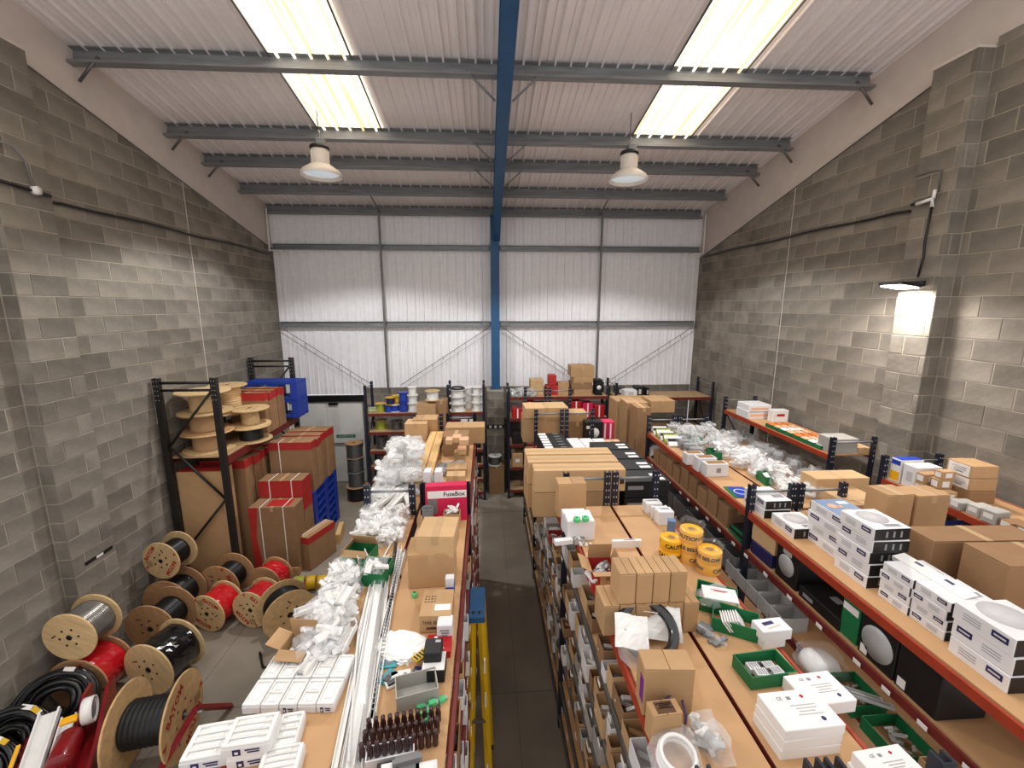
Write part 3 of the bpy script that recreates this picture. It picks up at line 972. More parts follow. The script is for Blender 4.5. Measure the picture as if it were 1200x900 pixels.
def white_light_box(label, c, s, group=None, top='white', blue_side=0, band=.3, dark_end=True, rz=0.0):
    """flat printed luminaire carton; long side faces the aisle (-x), dark end faces -y"""
    o = thing('light_box', label, 'box', c, rz, group)
    sx, sy, sz = s
    ob('body', bx(sx, sy, sz, .003).copy(), 'white_box', o)
    if dark_end:
        decal(o, s, '-y', 0, 0, sx * .96, sz * .92, 'black_card', 'dark_end_panel')
        for k in (-.15, .05, .25): decal(o, s, '-y', k * sx, 0, sx * .055, sz * .5, 'ink_grey', 'lamp_picture', lift=.0022)
    d = decal(o, s, '-x', sy * band, sz * .12, sy * .26, sz * .36, 'navy', 'brand_label')
    decal(o, s, '-x', sy * band, sz * .12, sy * .19, sz * .10, 'ink_faint', 'brand_lettering', lift=.0022)
    for k in range(3): decal(o, s, '-x', sy * (-band * .6), sz * (.18 - .16 * k), sy * .30, sz * .035, 'ink_grey', 'small_print')
    if top == 'blue':
        decal(o, s, '+z', 0, 0, sx * .97, sy * .97, 'blue_card', 'blue_top_panel')
        for (u, v, r_) in ((-.2, .15, .11), (.05, -.12, .12), (.02, .12, .05)):
            ob('lamp_picture', lathe([(0, 0), (sy * r_, 0), (sy * r_, .001), (0, .001)], 16), 'peach', o, (u * sx, v * sy, sz + .0022))
        decal(o, s, '+z', sx * .25, sy * .3, sx * .3, sy * .12, 'white_card', 'white_label', lift=.0024)
    elif top == 'round':
        ob('lamp_picture', lathe([(0, 0), (sx * .36, 0), (sx * .36, .001), (0, .001)], 24), 'ink_faint', o, (0, sy * .08, sz + .0006))
        for k in range(4): decal(o, s, '+z', sx * .12, -sy * .30 - k * sy * .035, sx * .45, sy * .015, 'ink_grey', 'small_print')
    else:
        for k in range(5): decal(o, s, '+z', sx * .2, -sy * .12 - k * sy * .04, sx * .4, sy * .018, 'ink_grey', 'small_print')
    return o

def bar_text(parent, s, face, u, v, w, h, rows, m='ink_grey', gap=1.8):
    for k in range(rows):
        decal(parent, s, face, u + (k % 2) * w * .06, v - k * h * gap, w * (1 - .18 * (k % 3)), h, m, 'small_print')

_bin = {}
def parts_bin(label, c, s, m, group, rz=0.0, fill=None, seed=0):
    k = (s, m)
    o = thing('parts_box', label, 'box', c, rz, group)
    if k not in _bin:
        bm = tray_mesh(*s, .004)
        me = bpy.data.meshes.new('bin'); bm.to_mesh(me); bm.free(); me.materials.append(MATS[m]); _bin[k] = me
    ob('body', _bin[k], None, o)
    bxm('front_label', s[0] * .5 if rz == 0 else s[1] * .5, .002, s[2] * .3, 'white_card', o, (0, -s[1] / 2 - .0012, s[2] * .3)) if False else None
    if fill:
        kk = (s, fill, seed % 4)
        if kk not in _bin:
            bm = bmesh.new()
            add_lump_pieces(bm, 6, s[0] * .85, s[1] * .8, s[2] * .95, random.Random(seed), lo=.25, hi=.5)
            me = bpy.data.meshes.new('fill'); bm.to_mesh(me); bm.free(); me.materials.append(MATS[fill]); _bin[kk] = me
        ob('contents', _bin[kk], None, o, kind='stuff')
    return o
# ================================================================ left floor: cable drums, coils, red stand, cartons, pallet rack
BR = 'BATOM'
drum('wooden cable drum with silver grey cable, raised on the drum by the left wall', (-4.50, 4.28, .90), (-4.50, 4.62, .90), .275, .13, .22, cable='wire_silver', wind=16, roll=.5)
drum('red lettered drum of red film wrapped cable beside the black coils', (-4.50, 4.26, .32), (-4.50, 4.63, .32), .315, .14, .26, 'ply_dark', cable='red', wind=5, wrap='red_gloss', brand=BR, roll=2.9)
drum('brown wooden drum of black cable standing by the left wall pilaster', (-4.33, 5.06, .335), (-4.30, 5.46, .335), .33, .12, .2, 'ply_dark', cable='black', roll=1.2)
drum('brown drum of black cable behind the one at the pilaster', (-4.49, 5.56, .335), (-4.47, 5.92, .335), .33, .14, .22, 'ply_dark', cable='black')
drum('streaky plywood drum of shiny black wrapped cable in front of the brown drum', (-3.88, 4.42, .325), (-3.79, 4.84, .325), .32, .14, .265, 'ply', cable='black', wind=5, wrap='black_gloss', roll=.9)
drum('small printed drum of dark cable perched highest against the left wall', (-4.50, 5.60, .95), (-4.46, 5.92, .95), .27, .1, .18, 'ply', cable='black', brand=BR, roll=2.2)
drum('drum of black cable nearest the tall cardboard carton', (-4.00, 5.92, .32), (-3.96, 6.28, .32), .315, .12, .2, 'ply_dark', cable='black', brand=BR, roll=1.4)
drum('left drum of the pair of red film wrapped cable drums', (-3.84, 5.38, .275), (-3.76, 5.72, .275), .27, .13, .225, 'ply', cable='red', wind=5, wrap='red_gloss', brand=BR, roll=3.6)
drum('right drum of the pair of red film wrapped cable drums', (-3.29, 5.42, .275), (-3.22, 5.76, .275), .27, .13, .225, 'ply', cable='red', wind=5, wrap='red_gloss', brand=BR, roll=.8)
drum('drum of red cable behind the pair, next to the yellow spools', (-3.38, 5.99, .275), (-3.32, 6.28, .275), .27, .13, .22, 'ply_dark', cable='red', wind=5, wrap='red_gloss')
drum('drum of black cable nearest the white fittings pile, turned to the right', (-2.66, 5.22, .335), (-2.88, 5.48, .335), .33, .13, .25, 'osb', cable='black', wind=16, roll=2.0)
# drum in the red stand
drum('large lettered drum with a grey coil held in the red stand', (-3.02, 3.74, .43), (-3.50, 3.66, .43), .39, .1, .21, 'osb', cable='black_card', wind=10, brand=BR, roll=-.5)
ds = thing('drum_stand', 'red steel stand holding the large lettered cable drum', 'drum stand', (-3.3, 3.55, 0))
def dsp(name, a, b_, r_, m_='red_machine'):
    o3 = Vector((-3.3, 3.55, 0))
    return ob(name, tube([Vector(a) - o3, Vector(b_) - o3], r_, 4 if m_ == 'red_machine' else 10, smooth=False), m_, ds)
dsp('arm', (-3.02, 3.24, .20), (-2.93, 3.78, .46), .036); dsp('arm', (-3.66, 3.20, .20), (-3.62, 3.66, .46), .036)
dsp('cross_beam', (-3.72, 3.22, .18), (-2.98, 3.25, .18), .05)
dsp('leg', (-3.00, 3.25, .18), (-3.00, 3.25, .0), .03); dsp('leg', (-3.68, 3.22, .18), (-3.68, 3.22, .0), .03)
dsp('back_leg', (-2.93, 3.78, .46), (-2.88, 4.2, .02), .03); dsp('back_leg', (-3.62, 3.66, .46), (-3.68, 4.1, .02), .03)
dsp('spindle', (-3.68, 3.63, .43), (-2.86, 3.765, .43), .018, 'steel')
# cable measuring machine
cm = thing('cable_machine', 'dark red cable winding machine with a white feed trough', 'machine', (-3.92, 3.42, 0), R(28))
ob('base_frame', bx(.62, .95, .09, .01), 'red_machine', cm, (0, 0, .42))
for x in (-.27, .27):
    for y in (-.42, .42): ob('leg', bx(.05, .05, .30), 'red_machine', cm, (x, y, .12))
ob('side_plate', prism([(-.5, .50), (.48, .50), (.56, .74), (.36, .78), (-.1, .62), (-.5, .58)], 'x', .12, .15), 'red_machine', cm)
ob('side_plate', prism([(-.5, .50), (.48, .50), (.56, .74), (.36, .78), (-.1, .62), (-.5, .58)], 'x', .29, .32), 'red_machine', cm)
ob('feed_trough', prism([(-.20, .0), (-.05, .0), (-.05, .06), (-.065, .06), (-.065, .012), (-.185, .012), (-.185, .06), (-.20, .06)], 'y', -.6, .42), 'white_plastic', cm, (.0, 0, .56), (R(14), 0, 0))
ob('feed_trough', prism([(-.02, .0), (.09, .0), (.09, .05), (.078, .05), (.078, .01), (-.008, .01), (-.008, .05), (-.02, .05)], 'y', -.6, .30), 'white_plastic', cm, (.0, 0, .56), (R(14), 0, 0))
ob('guide_strip', bx(.025, .7, .02), 'tape_yellow', cm, (-.235, -.25, .60), (R(14), 0, 0))
ob('counter_wheel', lathe([(0, -.03), (.07, -.03), (.09, -.02), (.09, .02), (.07, .03), (0, .03)], 24), 'galv', cm, (.215, .16, .74), (0, R(90), 0))
ob('wheel_guard', lathe([(.10, -.04), (.115, -.04), (.115, .04), (.10, .04), (.10, -.04)], 24), 'white_plastic', cm, (.215, .16, .74), (0, R(90), 0))
ob('yellow_cap', bx(.12, .07, .03, .006), 'tape_yellow', cm, (.10, .08, .76), (R(10), 0, 0))
ob('rating_plate', bx(.003, .12, .04), 'grey_light', cm, (.322, -.12, .56), (R(20), 0, 0))
ob('motor', lathe([(0, -.16), (.09, -.16), (.1, -.14), (.1, .14), (.09, .16), (0, .16)], 20), 'red_machine', cm, (.1, -.1, .62), (R(90), 0, 0))
cm.location.z = -.12
def coil(label, c, Rr, r, turns, m, tilt, seed, tags=0):
    rnd = random.Random(seed)
    o = thing('cable_coil', label, 'cable coil', c, rot=tilt, group='black cable coils')
    for t_ in range(turns):
        rr = Rr + rnd.uniform(-.16, .03); zz = rnd.uniform(-.08, .08)
        pts = [(math.cos(a) * rr + rnd.uniform(-.004, .004), math.sin(a) * rr * .92, zz + .012 * math.sin(3 * a + t_)) for a in [k * math.pi * 2 / 32 for k in range(32)]]
        ob('turn', tube(pts, r, 6, closed=True), m, o)
    for k in range(tags):
        a = rnd.uniform(.2, 2.9)
        ob('paper_tag', bx(.10, .04, .012), ('yellow' if k % 2 else 'white_card'), o, (math.cos(a) * Rr, math.sin(a) * Rr, .07), (.2, .1, a + 1.57))
    return o
coil('front coil of thick black cable beside the red machine', (-4.46, 4.0, .36), .30, .024, 26, 'black', (R(48), R(12), R(10)), 1, 3)
coil('coil of black cable with yellow tags against the left wall', (-4.52, 3.62, .34), .28, .022, 24, 'black', (R(45), R(20), R(-5)), 2, 4)
coil('black cable coil at the lower left edge', (-4.50, 3.28, .34), .29, .022, 22, 'black', (R(38), R(20), 0), 3, 3)
# loose cable end on the floor
o = tag(ob('loose_cable', tube([(-2.95, 4.95, .02), (-2.8, 4.72, .018), (-2.62, 4.68, .018), (-2.50, 4.84, .02), (-2.52, 5.0, .05)], .014, 8), 'black'), 'short loop of black cable end lying on the floor beside the drums', 'cable')
# three small spools on a rod
for k, (m_, l_) in enumerate((('lime', 'green yellow wire spool, left of the three lying by the cartons'), ('yellow', 'yellow wire spool in the middle of the three lying by the cartons'), ('yellow', 'yellow wire spool, right of the three lying by the cartons'))):
    o = spool(l_, (-3.02 + k * .17, 6.2, .12), .115, .13, 'ply' if k == 0 else 'yellow', m_, group='spools lying by the cartons', rcf=.85)
    o.rotation_euler = (0, R(90), R(12))
# white torn bag on the floor by the drums
bag('crumpled clear film scrap on the floor between the drums', (-3.98, 5.1, .0), (.3, .25, .16), 51, fill='grey_light', nfill=3)

# red and brown cartons beside the pallet rack
def strapped(label, c, s, rz, red='top', straps=2, cat='box', group='red and brown cartons'):
    o, _ = carton(label, c, s, rz, 'card_dark', group=group)
    sx, sy, sz = s
    if red == 'top':
        decal(o, s, '-y', 0, sz / 2 - min(.07, sz * .1), sx, min(.14, sz * .2), 'red_card', 'red_band')
        decal(o, s, '+x', 0, sz / 2 - min(.07, sz * .1), sy, min(.14, sz * .2), 'red_card', 'red_band')
    elif red == 'curve':
        bm = prism([(-.5 * sx, .5 * sz), (.5 * sx, .5 * sz), (.5 * sx, .12 * sz), (.15 * sx, .22 * sz), (-.5 * sx, .30 * sz)], 'y', -.0006, .0006)
        ob('red_print', bm, 'red_card', o, (0, -sy / 2 - .001, sz / 2))
        decal(o, s, '+x', 0, sz * .3, sy, sz * .4, 'red_card', 'red_band')
    elif red == 'left':
        bm = prism([(-.5 * sx, -.5 * sz), (-.5 * sx, .5 * sz), (-.30 * sx, .5 * sz), (-.38 * sx, 0), (-.30 * sx, -.5 * sz)], 'y', -.0006, .0006)
        ob('red_print', bm, 'red_card', o, (0, -sy / 2 - .001, sz / 2))
        decal(o, s, '+z', sx * .1, 0, sx * .5, sy * .7, 'red_card', 'red_top_print')
    for k in range(straps):
        x = sx * (-.25 + .5 * k)
        bxm('strap', .014, sy + .006, .003, 'white_plastic', o, (x, 0, sz + .001))
        bxm('strap', .014, .003, sz, 'white_plastic', o, (x, -sy / 2 - .003, 0))
    return o
def pallet(label, c, sx, sy, m, name, grp=None, plastic=False):
    o = thing(name, label, 'pallet', c, group=grp)
    if plastic:
        # perforated plastic deck with nine feet and skids
        n = 7
        for k in range(n): bxm('deck_slat', sx, sy / n - .022, .025, m, o, (0, -sy / 2 + (k + .5) * sy / n, .13))
        for k in range(5): bxm('deck_slat', .045, sy, .024, m, o, (-sx / 2 + .03 + k * (sx - .06) / 4, 0, .13))
        for i in (-1, 0, 1):
            for j in (-1, 0, 1): bxm('foot', .13, .15, .115, m, o, (i * (sx / 2 - .07), j * (sy / 2 - .08), .02))
            bxm('skid', .12, sy, .022, m, o, (i * (sx / 2 - .07), 0, 0))
        for j in (-1, 0, 1): bxm('skid', sx, .09, .02, m, o, (0, j * (sy / 2 - .06), 0))
        for k in range(12): bxm('side_rib', .014, .012, .11, m, o, (-sx / 2 + .05 + k * sx * .06, -sy / 2 + .012, .022))
        for k in range(2): bxm('side_rib', sx * .7, .012, .012, m, o, (-sx * .13, -sy / 2 + .012, .05 + .035 * k))
    else:
        for k in range(6): bxm('deck_board', sx, .09, .02, m, o, (0, -sy / 2 + .05 + k * (sy - .1) / 5, .125))
        for i in (-1, 0, 1):
            bxm('stringer', .08, sy, .1, m, o, (i * (sx / 2 - .04), 0, .022))
            bxm('bottom_board', .1, sy, .02, m, o, (i * (sx / 2 - .05), 0, 0))
    return o
pallet('low wooden pallet under the strapped red and brown cartons', (-3.50, 6.95, 0), .72, .78, 'ply_dark', 'wooden_pallet')
strapped('front strapped carton with a red left edge standing on the wooden pallet', (-3.49, 6.78, .146), (.72, .34, 1.06), 0, 'left', 2)
strapped('strapped carton with a red curved top, behind and above the front one', (-3.49, 7.14, .146), (.72, .34, 1.36), 0, 'curve', 2)
strapped('long flat strapped carton standing on edge on the floor by the aisle', (-2.98, 7.02, 0), (.22, .62, .60), R(-22), 'top', 1)
for k in range(7):
    pallet(['lowest', 'second', 'third', 'fourth', 'fifth', 'sixth', 'topmost'][k] + ' blue plastic pallet in the floor stack under the upright cartons', (-3.5, 7.97, k * .156), .74, 1.2, 'blue_pallet', 'plastic_pallet', 'blue plastic pallets on the floor', True)
for k in range(5):
    strapped(['nearest', 'second', 'third', 'fourth', 'farthest'][k] + ' of five upright red topped cartons on the blue pallets near the door', (-3.50 + .012 * (k % 2), 7.55 + k * .235, 1.092), (.74 - .02 * (k % 3), .212, .93 - .015 * ((k * 2) % 3)), R([0, 1.2, -1, .8, -.6][k]), 'top', 1 if k == 0 else 0, group='row of upright red topped cartons')
pl = thing('timber_offcut', 'short timber board lying across the far pallet edge', 'timber', (-2.86, 7.75, .0), R(10))
ob('board', bx(.09, .5, .2, .004), 'pine', pl)
# under the pallet rack shelf
ca, s_ = CY('tall plain brown carton standing under the pallet rack shelf', 212, 264, 553, 640, 6.42, .30, z=0.0, m='card')
decal(ca, s_, '-x', 0, 0, .28, s_[2] * .98, 'red_card', 'red_side'); decal(ca, s_, '+z', 0, 0, s_[0] * .98, s_[1] * .9, 'red_card', 'red_top')
for k in range(5):
    strapped(['nearest', 'second', 'third', 'fourth', 'farthest'][k] + ' of the red topped cartons in a row under the pallet rack shelf', (-4.30 + .012 * (k % 2), 6.95 + k * .27, 0), (.70 - .02 * (k % 2), .235, 1.93 - .02 * ((k * 2) % 3)), R([0, 1, -1, .7, -.5][k]), 'top', 0, group='cartons under the pallet rack')
# on the pallet rack shelf: drums lying flat, cartons, blue pallets
KT = KZ
def flat_drum(label, x, y, z, Rr, h, cable, rc, flange='ply'):
    return drum(label, (x, y, z + h), (x, y, z), Rr, rc * .6, rc, flange, cable=cable, wind=12, group='flat drums on the pallet rack')
flat_drum('bottom drum of the left stack lying on the pallet rack', -4.42, 6.78, KT, .36, .30, 'card', .22)
flat_drum('middle drum of the left stack lying on the pallet rack', -4.44, 6.80, KT + .30, .36, .30, 'card', .22, 'ply_dark')
flat_drum('top empty drum of the left stack, level with the rack frame', -4.42, 6.79, KT + .60, .37, .34, 'ply', .20)
flat_drum('lower drum of black cable in the right stack on the pallet rack', -4.00, 7.22, KT, .31, .26, 'black', .18)
flat_drum('upper empty drum of the right stack on the pallet rack', -4.00, 7.24, KT + .26, .30, .29, 'ply', .14)
flat_drum('empty drum at the back of the pallet rack, topmost and farthest', -4.48, 7.52, KT + .40, .30, .5, 'ply', .2)
for k in range(5):
    strapped(['nearest', 'second', 'third', 'fourth', 'farthest'][k] + ' of the red topped cartons in a row on the pallet rack shelf', (-4.20 + .01 * (k % 2), 7.62 + k * .15, KT), (.60 - .015 * (k % 2), .13, .74 - .015 * ((k * 2) % 3)), R([0, 1, -1, .8, -.6][k]), 'top', 0, group='cartons on the pallet rack shelf')
for k, nm in ((0, 'lower'), (1, 'upper')):
    o = pallet(nm + ' blue plastic pallet of the two stacked on the pallet rack end', (-4.17, 8.58, KT + .08 + k * .36), .98, .46, 'blue_pallet', 'plastic_pallet', 'blue plastic pallets on the pallet rack', True)
    o.scale = (1, 1, 2.3)
ob_ = thing('wall_gauge', 'black strip with a white middle fixed to the left pilaster', 'sign', (-4.694, 4.98, 1.42), 0)
bxm('strip', .012, .36, .035, 'black', ob_)
bxm('white_middle', .004, .09, .03, 'white_card', ob_, (.007, 0, .002))
# ================================================================ left island tops
def at(px, py, z=ZT): return U(px, py, z=z)
# white moulded trays
def moulded_tray(label, c, s, rz, pockets, group, logo=False):
    sx, sy, sz = s
    o = thing('moulded_tray', label, 'tray', c, rz, group)
    ob('outer_box', bx(sx, sy, sz * .8, .004).copy(), 'white_box', o)
    bm = bmesh.new()
    # rim with real recesses: frame bars and a sunken floor
    add_box(bm, (0, 0, sz * .82), (sx * .94, sy * .94, sz * .06))
    for q in (-1, 1):
        add_box(bm, (q * sx * .43, 0, sz * .93), (sx * .10, sy * .96, sz * .20), bev=.003)
        add_box(bm, (0, q * sy * .44, sz * .93), (sx * .80, sy * .09, sz * .20), bev=.003)
    for k in range(1, pockets):
        add_box(bm, (0, sy * (-.44 + .88 * k / pockets), sz * .93), (sx * .80, sy * .05, sz * .18), bev=.003)
    for k in range(pockets):
        add_box(bm, (0, sy * (-.44 + .88 * (k + .5) / pockets), sz * .88), (sx * .42, sy * .5 / pockets, sz * .08), bev=.004)
    ob('moulded_insert', bm, 'white_plastic', o)
    if logo:
        decal(o, (sx, sy, sz * .8), '-y', -sx * .18, 0, sx * .16, sz * .5, 'navy', 'logo_mark')
        decal(o, (sx, sy, sz * .8), '-y', -sx * .18, -sz * .02, sx * .07, sz * .2, 'white_card', 'logo_mark', lift=.0022)
        bar_text(o, (sx, sy, sz * .8), '-y', sx * .14, sz * .12, sx * .30, sz * .10, 2, 'navy', 2.0)
    return o
import itertools
A = at(283, 838); B = at(392, 836); Cc = at(300, 791)
ux = Vector((B.x - A.x, B.y - A.y, 0)) / 5
rzt = math.atan2(ux.y, ux.x)
uy = Vector((-ux.y, ux.x, 0)).normalized() * .15
for r_, c_ in itertools.product(range(2), range(5)):
    p = A + ux * (c_ + .5) + uy * (r_ + .5)
    moulded_tray('white moulded tray box, ' + ('front' if r_ == 0 else 'back') + ' row of the two by five block, ' + ['first', 'second', 'third', 'fourth', 'fifth'][c_] + ' from the left', (p.x, p.y, ZT), (ux.length - .003, .146, .05), rzt, 1 if c_ % 2 == 0 else 2, 'two by five block of white trays', logo=(r_ == 0 and c_ in (2, 4)))
for lab, (px, py), s, z, rz in [
    ('large white ribbed tray at the front left corner of the board', (236, 903), (.185, .165, .06), ZT, 8),
    ('large white ribbed tray under the top one, showing its logo', (288, 900), (.165, .165, .06), ZT, 8),
    ('large white ribbed tray lying on top of the two front trays', (286, 886), (.19, .14, .055), ZT + .062, 6),
    ('narrow white ribbed tray right of the topmost one', (330, 888), (.10, .16, .06), ZT, 8),
    ('white ribbed tray cut by the bottom edge of the picture', (322, 922), (.16, .12, .06), ZT, 8)]:
    p = at(px, py, z)
    moulded_tray(lab, (p.x, p.y + s[1] * .5, z), s, R(rz), 4, 'front white trays', logo=True)
# small open carton
p = at(346, 778)
oc = open_box('small open brown carton by the left edge of the fittings pile', (p.x, p.y + .07, ZT), (.16, .13, .075), R(-8), 'card', flaps=(('+y', .10, -8), ('-x', .08, 70), ('-y', .06, 100)))
bxm('part', .04, .03, .03, 'white_plastic', oc, (.02, -.01, .012)); bxm('part', .03, .03, .04, 'black', oc, (.05, .02, .012))
# heap of bagged white trunking fittings
def quad_pts(corners, nx, ny, z, jz, seed, zf=None):
    rnd = random.Random(seed)
    P = [at(*c, z) for c in corners]   # far-left, far-right, near-right, near-left
    out = []
    for i in range(nx):
        for j in range(ny):
            u = (i + .5 + rnd.uniform(-.3, .3)) / nx; v = (j + .5 + rnd.uniform(-.3, .3)) / ny
            a = P[0].lerp(P[1], u).lerp(P[3].lerp(P[2], u), v)
            a.x = min(max(a.x, -1.05), -.26) if a.x < 0 else min(max(a.x, 2.52), 3.31)
            out.append((a.x, a.y, z + (zf(u, v) if zf else 0) + rnd.uniform(0, jz), ORD[ny - 1 - j] + ' from front, ' + (['left', 'right'] if nx == 2 else ['left', 'middle', 'right'] if nx == 3 else ['left', 'mid left', 'mid right', 'right'] if nx == 4 else ['far left', 'left', 'middle', 'right', 'far right', 'rightmost'])[i]))
    return out
hump = lambda h: (lambda u, v: h * max(0, 1 - (2 * u - 1) ** 2) * .9)
heap('clear bag of white fittings in the long near pile', 'bags of white fittings, near pile', quad_pts([(392, 668), (418, 668), (398, 778), (352, 778)], 3, 8, ZT, .02, 11), (.17, .15, .085), 11, nfill=10)
heap('clear bag of fittings on top of the near pile', 'upper bags of the near pile', quad_pts([(392, 680), (415, 680), (398, 752), (362, 752)], 2, 5, ZT + .07, .02, 12), (.16, .14, .075), 12, nfill=10)
# loose white lids and boxes over the pile
def white_bit(label, px, py, z, s, rz, tilt=(0, 0), m='white_plastic', group='loose white fittings', name='trunking_fitting', cat='fitting'):
    p = at(px, py, z)
    o = thing(name, label, cat, (p.x, p.y, z), group=group, rot=(R(tilt[0]), R(tilt[1]), R(rz)))
    sx, sy, sz = s
    t = .004
    ob('body', prism([(-sx / 2, 0), (sx / 2, 0), (sx / 2, sz), (sx / 2 - t, sz), (sx / 2 - t, t), (-sx / 2 + t, t), (-sx / 2 + t, sz), (-sx / 2, sz)], 'y', -sy / 2, sy / 2), m, o)
    bxm('end_clip', sx * .8, .012, sz * .8, 'grey_light', o, (0, -sy / 2 + .01, t))
    return o
for lab, px, py, z, s, rz, tl in [
    ('long white trunking cover lying at the front of the near pile', 372, 768, ZT + .05, (.05, .26, .03), -18, (6, 0)),
    ('white trunking end box at the right side of the near pile', 406, 752, ZT + .03, (.05, .22, .04), -4, (0, 0)),
    ('white open trunking box nearest the front of the pile', 402, 785, ZT + .005, (.06, .1, .04), -4, (0, 0)),
    ('white cover plate in the middle of the near pile', 404, 700, ZT + .16, (.06, .16, .03), -10, (10, 6)),
    ('short white cover at the back of the near pile', 395, 668, ZT + .13, (.06, .13, .03), 40, (12, 0)),
    ('white box shaped fitting left of the green carton', 424, 655, ZT + .06, (.07, .09, .05), 30, (8, 0)),
    ('white cover at the left edge of the near pile', 362, 715, ZT + .1, (.05, .16, .025), -70, (8, 4))]:
    white_bit(lab, px, py, z, s, rz, tl)
# green cartons with fittings
p = at(412, 668)
g = open_box('green open box with brown flaps behind the near fittings pile', (p.x + .03, p.y + .11, ZT), (.2, .2, .09), R(-12), 'green', flaps=(('+y', .09, -25), ('-x', .05, -20), ('-y', .05, -30)), fm='card')
p = at(438, 690)
g = open_box('green open box at the right of the near pile, full of bagged fittings', (p.x - .02, p.y + .12, ZT), (.20, .20, .10), R(-10), 'green')
bag('bag of white fittings filling the green box beside the trunking', (p.x - .02, p.y + .12, ZT + .015), (.18, .18, .14), 77, nfill=12)
# mid pile of bags between the uprights
heap('clear bag of white boxes before the left uprights', 'bags before the left uprights', quad_pts([(420, 605), (472, 605), (470, 640), (412, 640)], 4, 3, ZT, .03, 13), (.17, .15, .11), 13, nfill=10)
# far pile
heap('white fitting bag low in the far pile', 'far pile of white bags, bottom', quad_pts([(445, 540), (492, 540), (480, 592), (420, 592)], 4, 6, ZT, .04, 14), (.22, .2, .12), 14, nfill=10, film_='grey_film')
heap('white fitting bag halfway up the far pile', 'far pile of white bags, middle', quad_pts([(452, 535), (492, 535), (486, 572), (440, 572)], 3, 4, ZT + .12, .05, 15), (.22, .2, .13), 15, nfill=10, film_='grey_film')
heap('white fitting bag atop the far pile', 'far pile of white bags, top', quad_pts([(460, 525), (492, 525), (490, 548), (455, 548)], 2, 3, ZT + .26, .08, 16), (.22, .2, .14), 16, nfill=10, film_='grey_film')
for lab, px, py, z, s, rz, tl in [
    ('long white cover leaning out of the far pile towards the camera', 465, 588, ZT + .08, (.07, .3, .03), -30, (18, 0)),
    ('second white cover leaning out of the far pile', 448, 590, ZT + .06, (.07, .3, .03), -40, (16, 0)),
    ('white cover plate lying across the front of the far pile', 480, 586, ZT + .1, (.09, .2, .03), 20, (14, 0))]:
    white_bit(lab, px, py, z, s, rz, tl)
CZ('small brown carton sunk into the left of the far white pile', 449, 462, 537, 556, .12)
# long trunking lengths in clear wrap
def strip_obj(name, label, a, b, w, h, m, n=1, profile=True, group=None, z=ZT, zz=0.0):
    A_, B_ = at(*a, z + zz), at(*b, z + zz)
    d = B_ - A_; L = d.length; rz = math.atan2(d.y, d.x) - math.pi / 2
    o = thing(name, label, 'trunking', (A_.x, A_.y, z + zz), rz, group)
    t = .003
    ob('channel', prism([(-w / 2, 0), (w / 2, 0), (w / 2, h), (w / 2 - t, h), (w / 2 - t, t), (-w / 2 + t, t), (-w / 2 + t, h), (-w / 2, h)], 'y', 0, L), m, o)
    return o, L
T0, T1 = [(392, 905), (402, 905), (411, 905), (420, 905), (428, 905)], [(442, 658), (446, 658), (450, 657), (454, 656), (457, 656)]
for k in range(5):
    o, L = strip_obj('trunking_length', ['leftmost', 'second', 'middle', 'fourth', 'rightmost'][k] + ' of five white trunking lengths in the wrapped bundle', T0[k], T1[k], .026, .022, 'white_plastic' if k != 2 else 'grey_light', group='wrapped trunking bundle')
o, L = strip_obj('wrapped_trunking', 'clear wrapped white trunking length lying on the bundle', (408, 905), (448, 657), .05, .03, 'white_plastic', zz=.024)
ob('wrap', lumpy(.09, L, .06, 5), 'clear_wrap', o, (0, L / 2, -.01))
for k, (a, b) in enumerate((((437, 842), (469, 644)), ((447, 755), (473, 648)))):
    o, L = strip_obj('slotted_trunking', ('left' if k == 0 else 'right') + ' length of white slotted trunking beside the red beam', a, b, .03, .035, 'white_plastic', group='slotted trunking')
    hb_ = bmesh.new()
    n = int(L / .03)
    for q in range(n): add_box(hb_, (0, q * .03 + .015, .036), (.02, .006, .002))
    ob('slots', hb_, 'ink_grey', o, kind='stuff')
o = tag(ob('white_conduit', tube([at(409, 905) + Vector((0, 0, .05)), at(420, 745) + Vector((0, 0, .02)), at(433, 690) + Vector((0, 0, .015)), at(452, 650) + Vector((0, 0, .015)), at(478, 604) + Vector((0, 0, .02))], .006, 8), 'white_plastic'), 'thin white conduit curving along the left island top', 'conduit')
o = tag(ob('black_trim', tube([at(461, 668) + Vector((0, 0, .03)), at(464, 640) + Vector((0, 0, .03))], .012, 6), 'black'), 'short black strip beside the slotted trunking', 'strip')
# right deck of the left island
CZ('lower of the two plain cartons stacked on the left island', 478, 534, 650, 689, .24, rz=3, m='card')
ptop = at(500, 689)
x, y, zb, w, h = rect(484, 541, 625, 650, z=ZT + .205)
carton('upper of the two plain cartons stacked on the left island', (x, ptop.y + .15, ZT + .212), (.255, .28, .16), R(-4), 'card_light')
tm = thing('terminal_block', 'single small green block in front of the stacked cartons', 'part', tuple(at(486, 700)) , R(20))
ob('body', lathe([(0, 0), (.016, 0), (.018, .008), (.018, .03), (.014, .036), (0, .036)], 10), 'green_bright', tm)
ob('cap', lathe([(0, .036), (.008, .036), (.008, .04), (0, .04)], 8), 'green', tm)
c_, s_ = CZ('slim white and blue pack standing by the aisle edge', 522, 532, 678, 702, .05, m='white_box', flaps=False)
decal(c_, s_, '-y', 0, -s_[2] * .2, s_[0] * .98, s_[2] * .55, 'blue', 'blue_panel'); decal(c_, s_, '+x', 0, 0, s_[1], s_[2] * .5, 'blue', 'blue_panel')
c_, s_ = CZ('flat brown carton printed this is, with a white address label', 491, 529, 722, 742, .24, m='card')
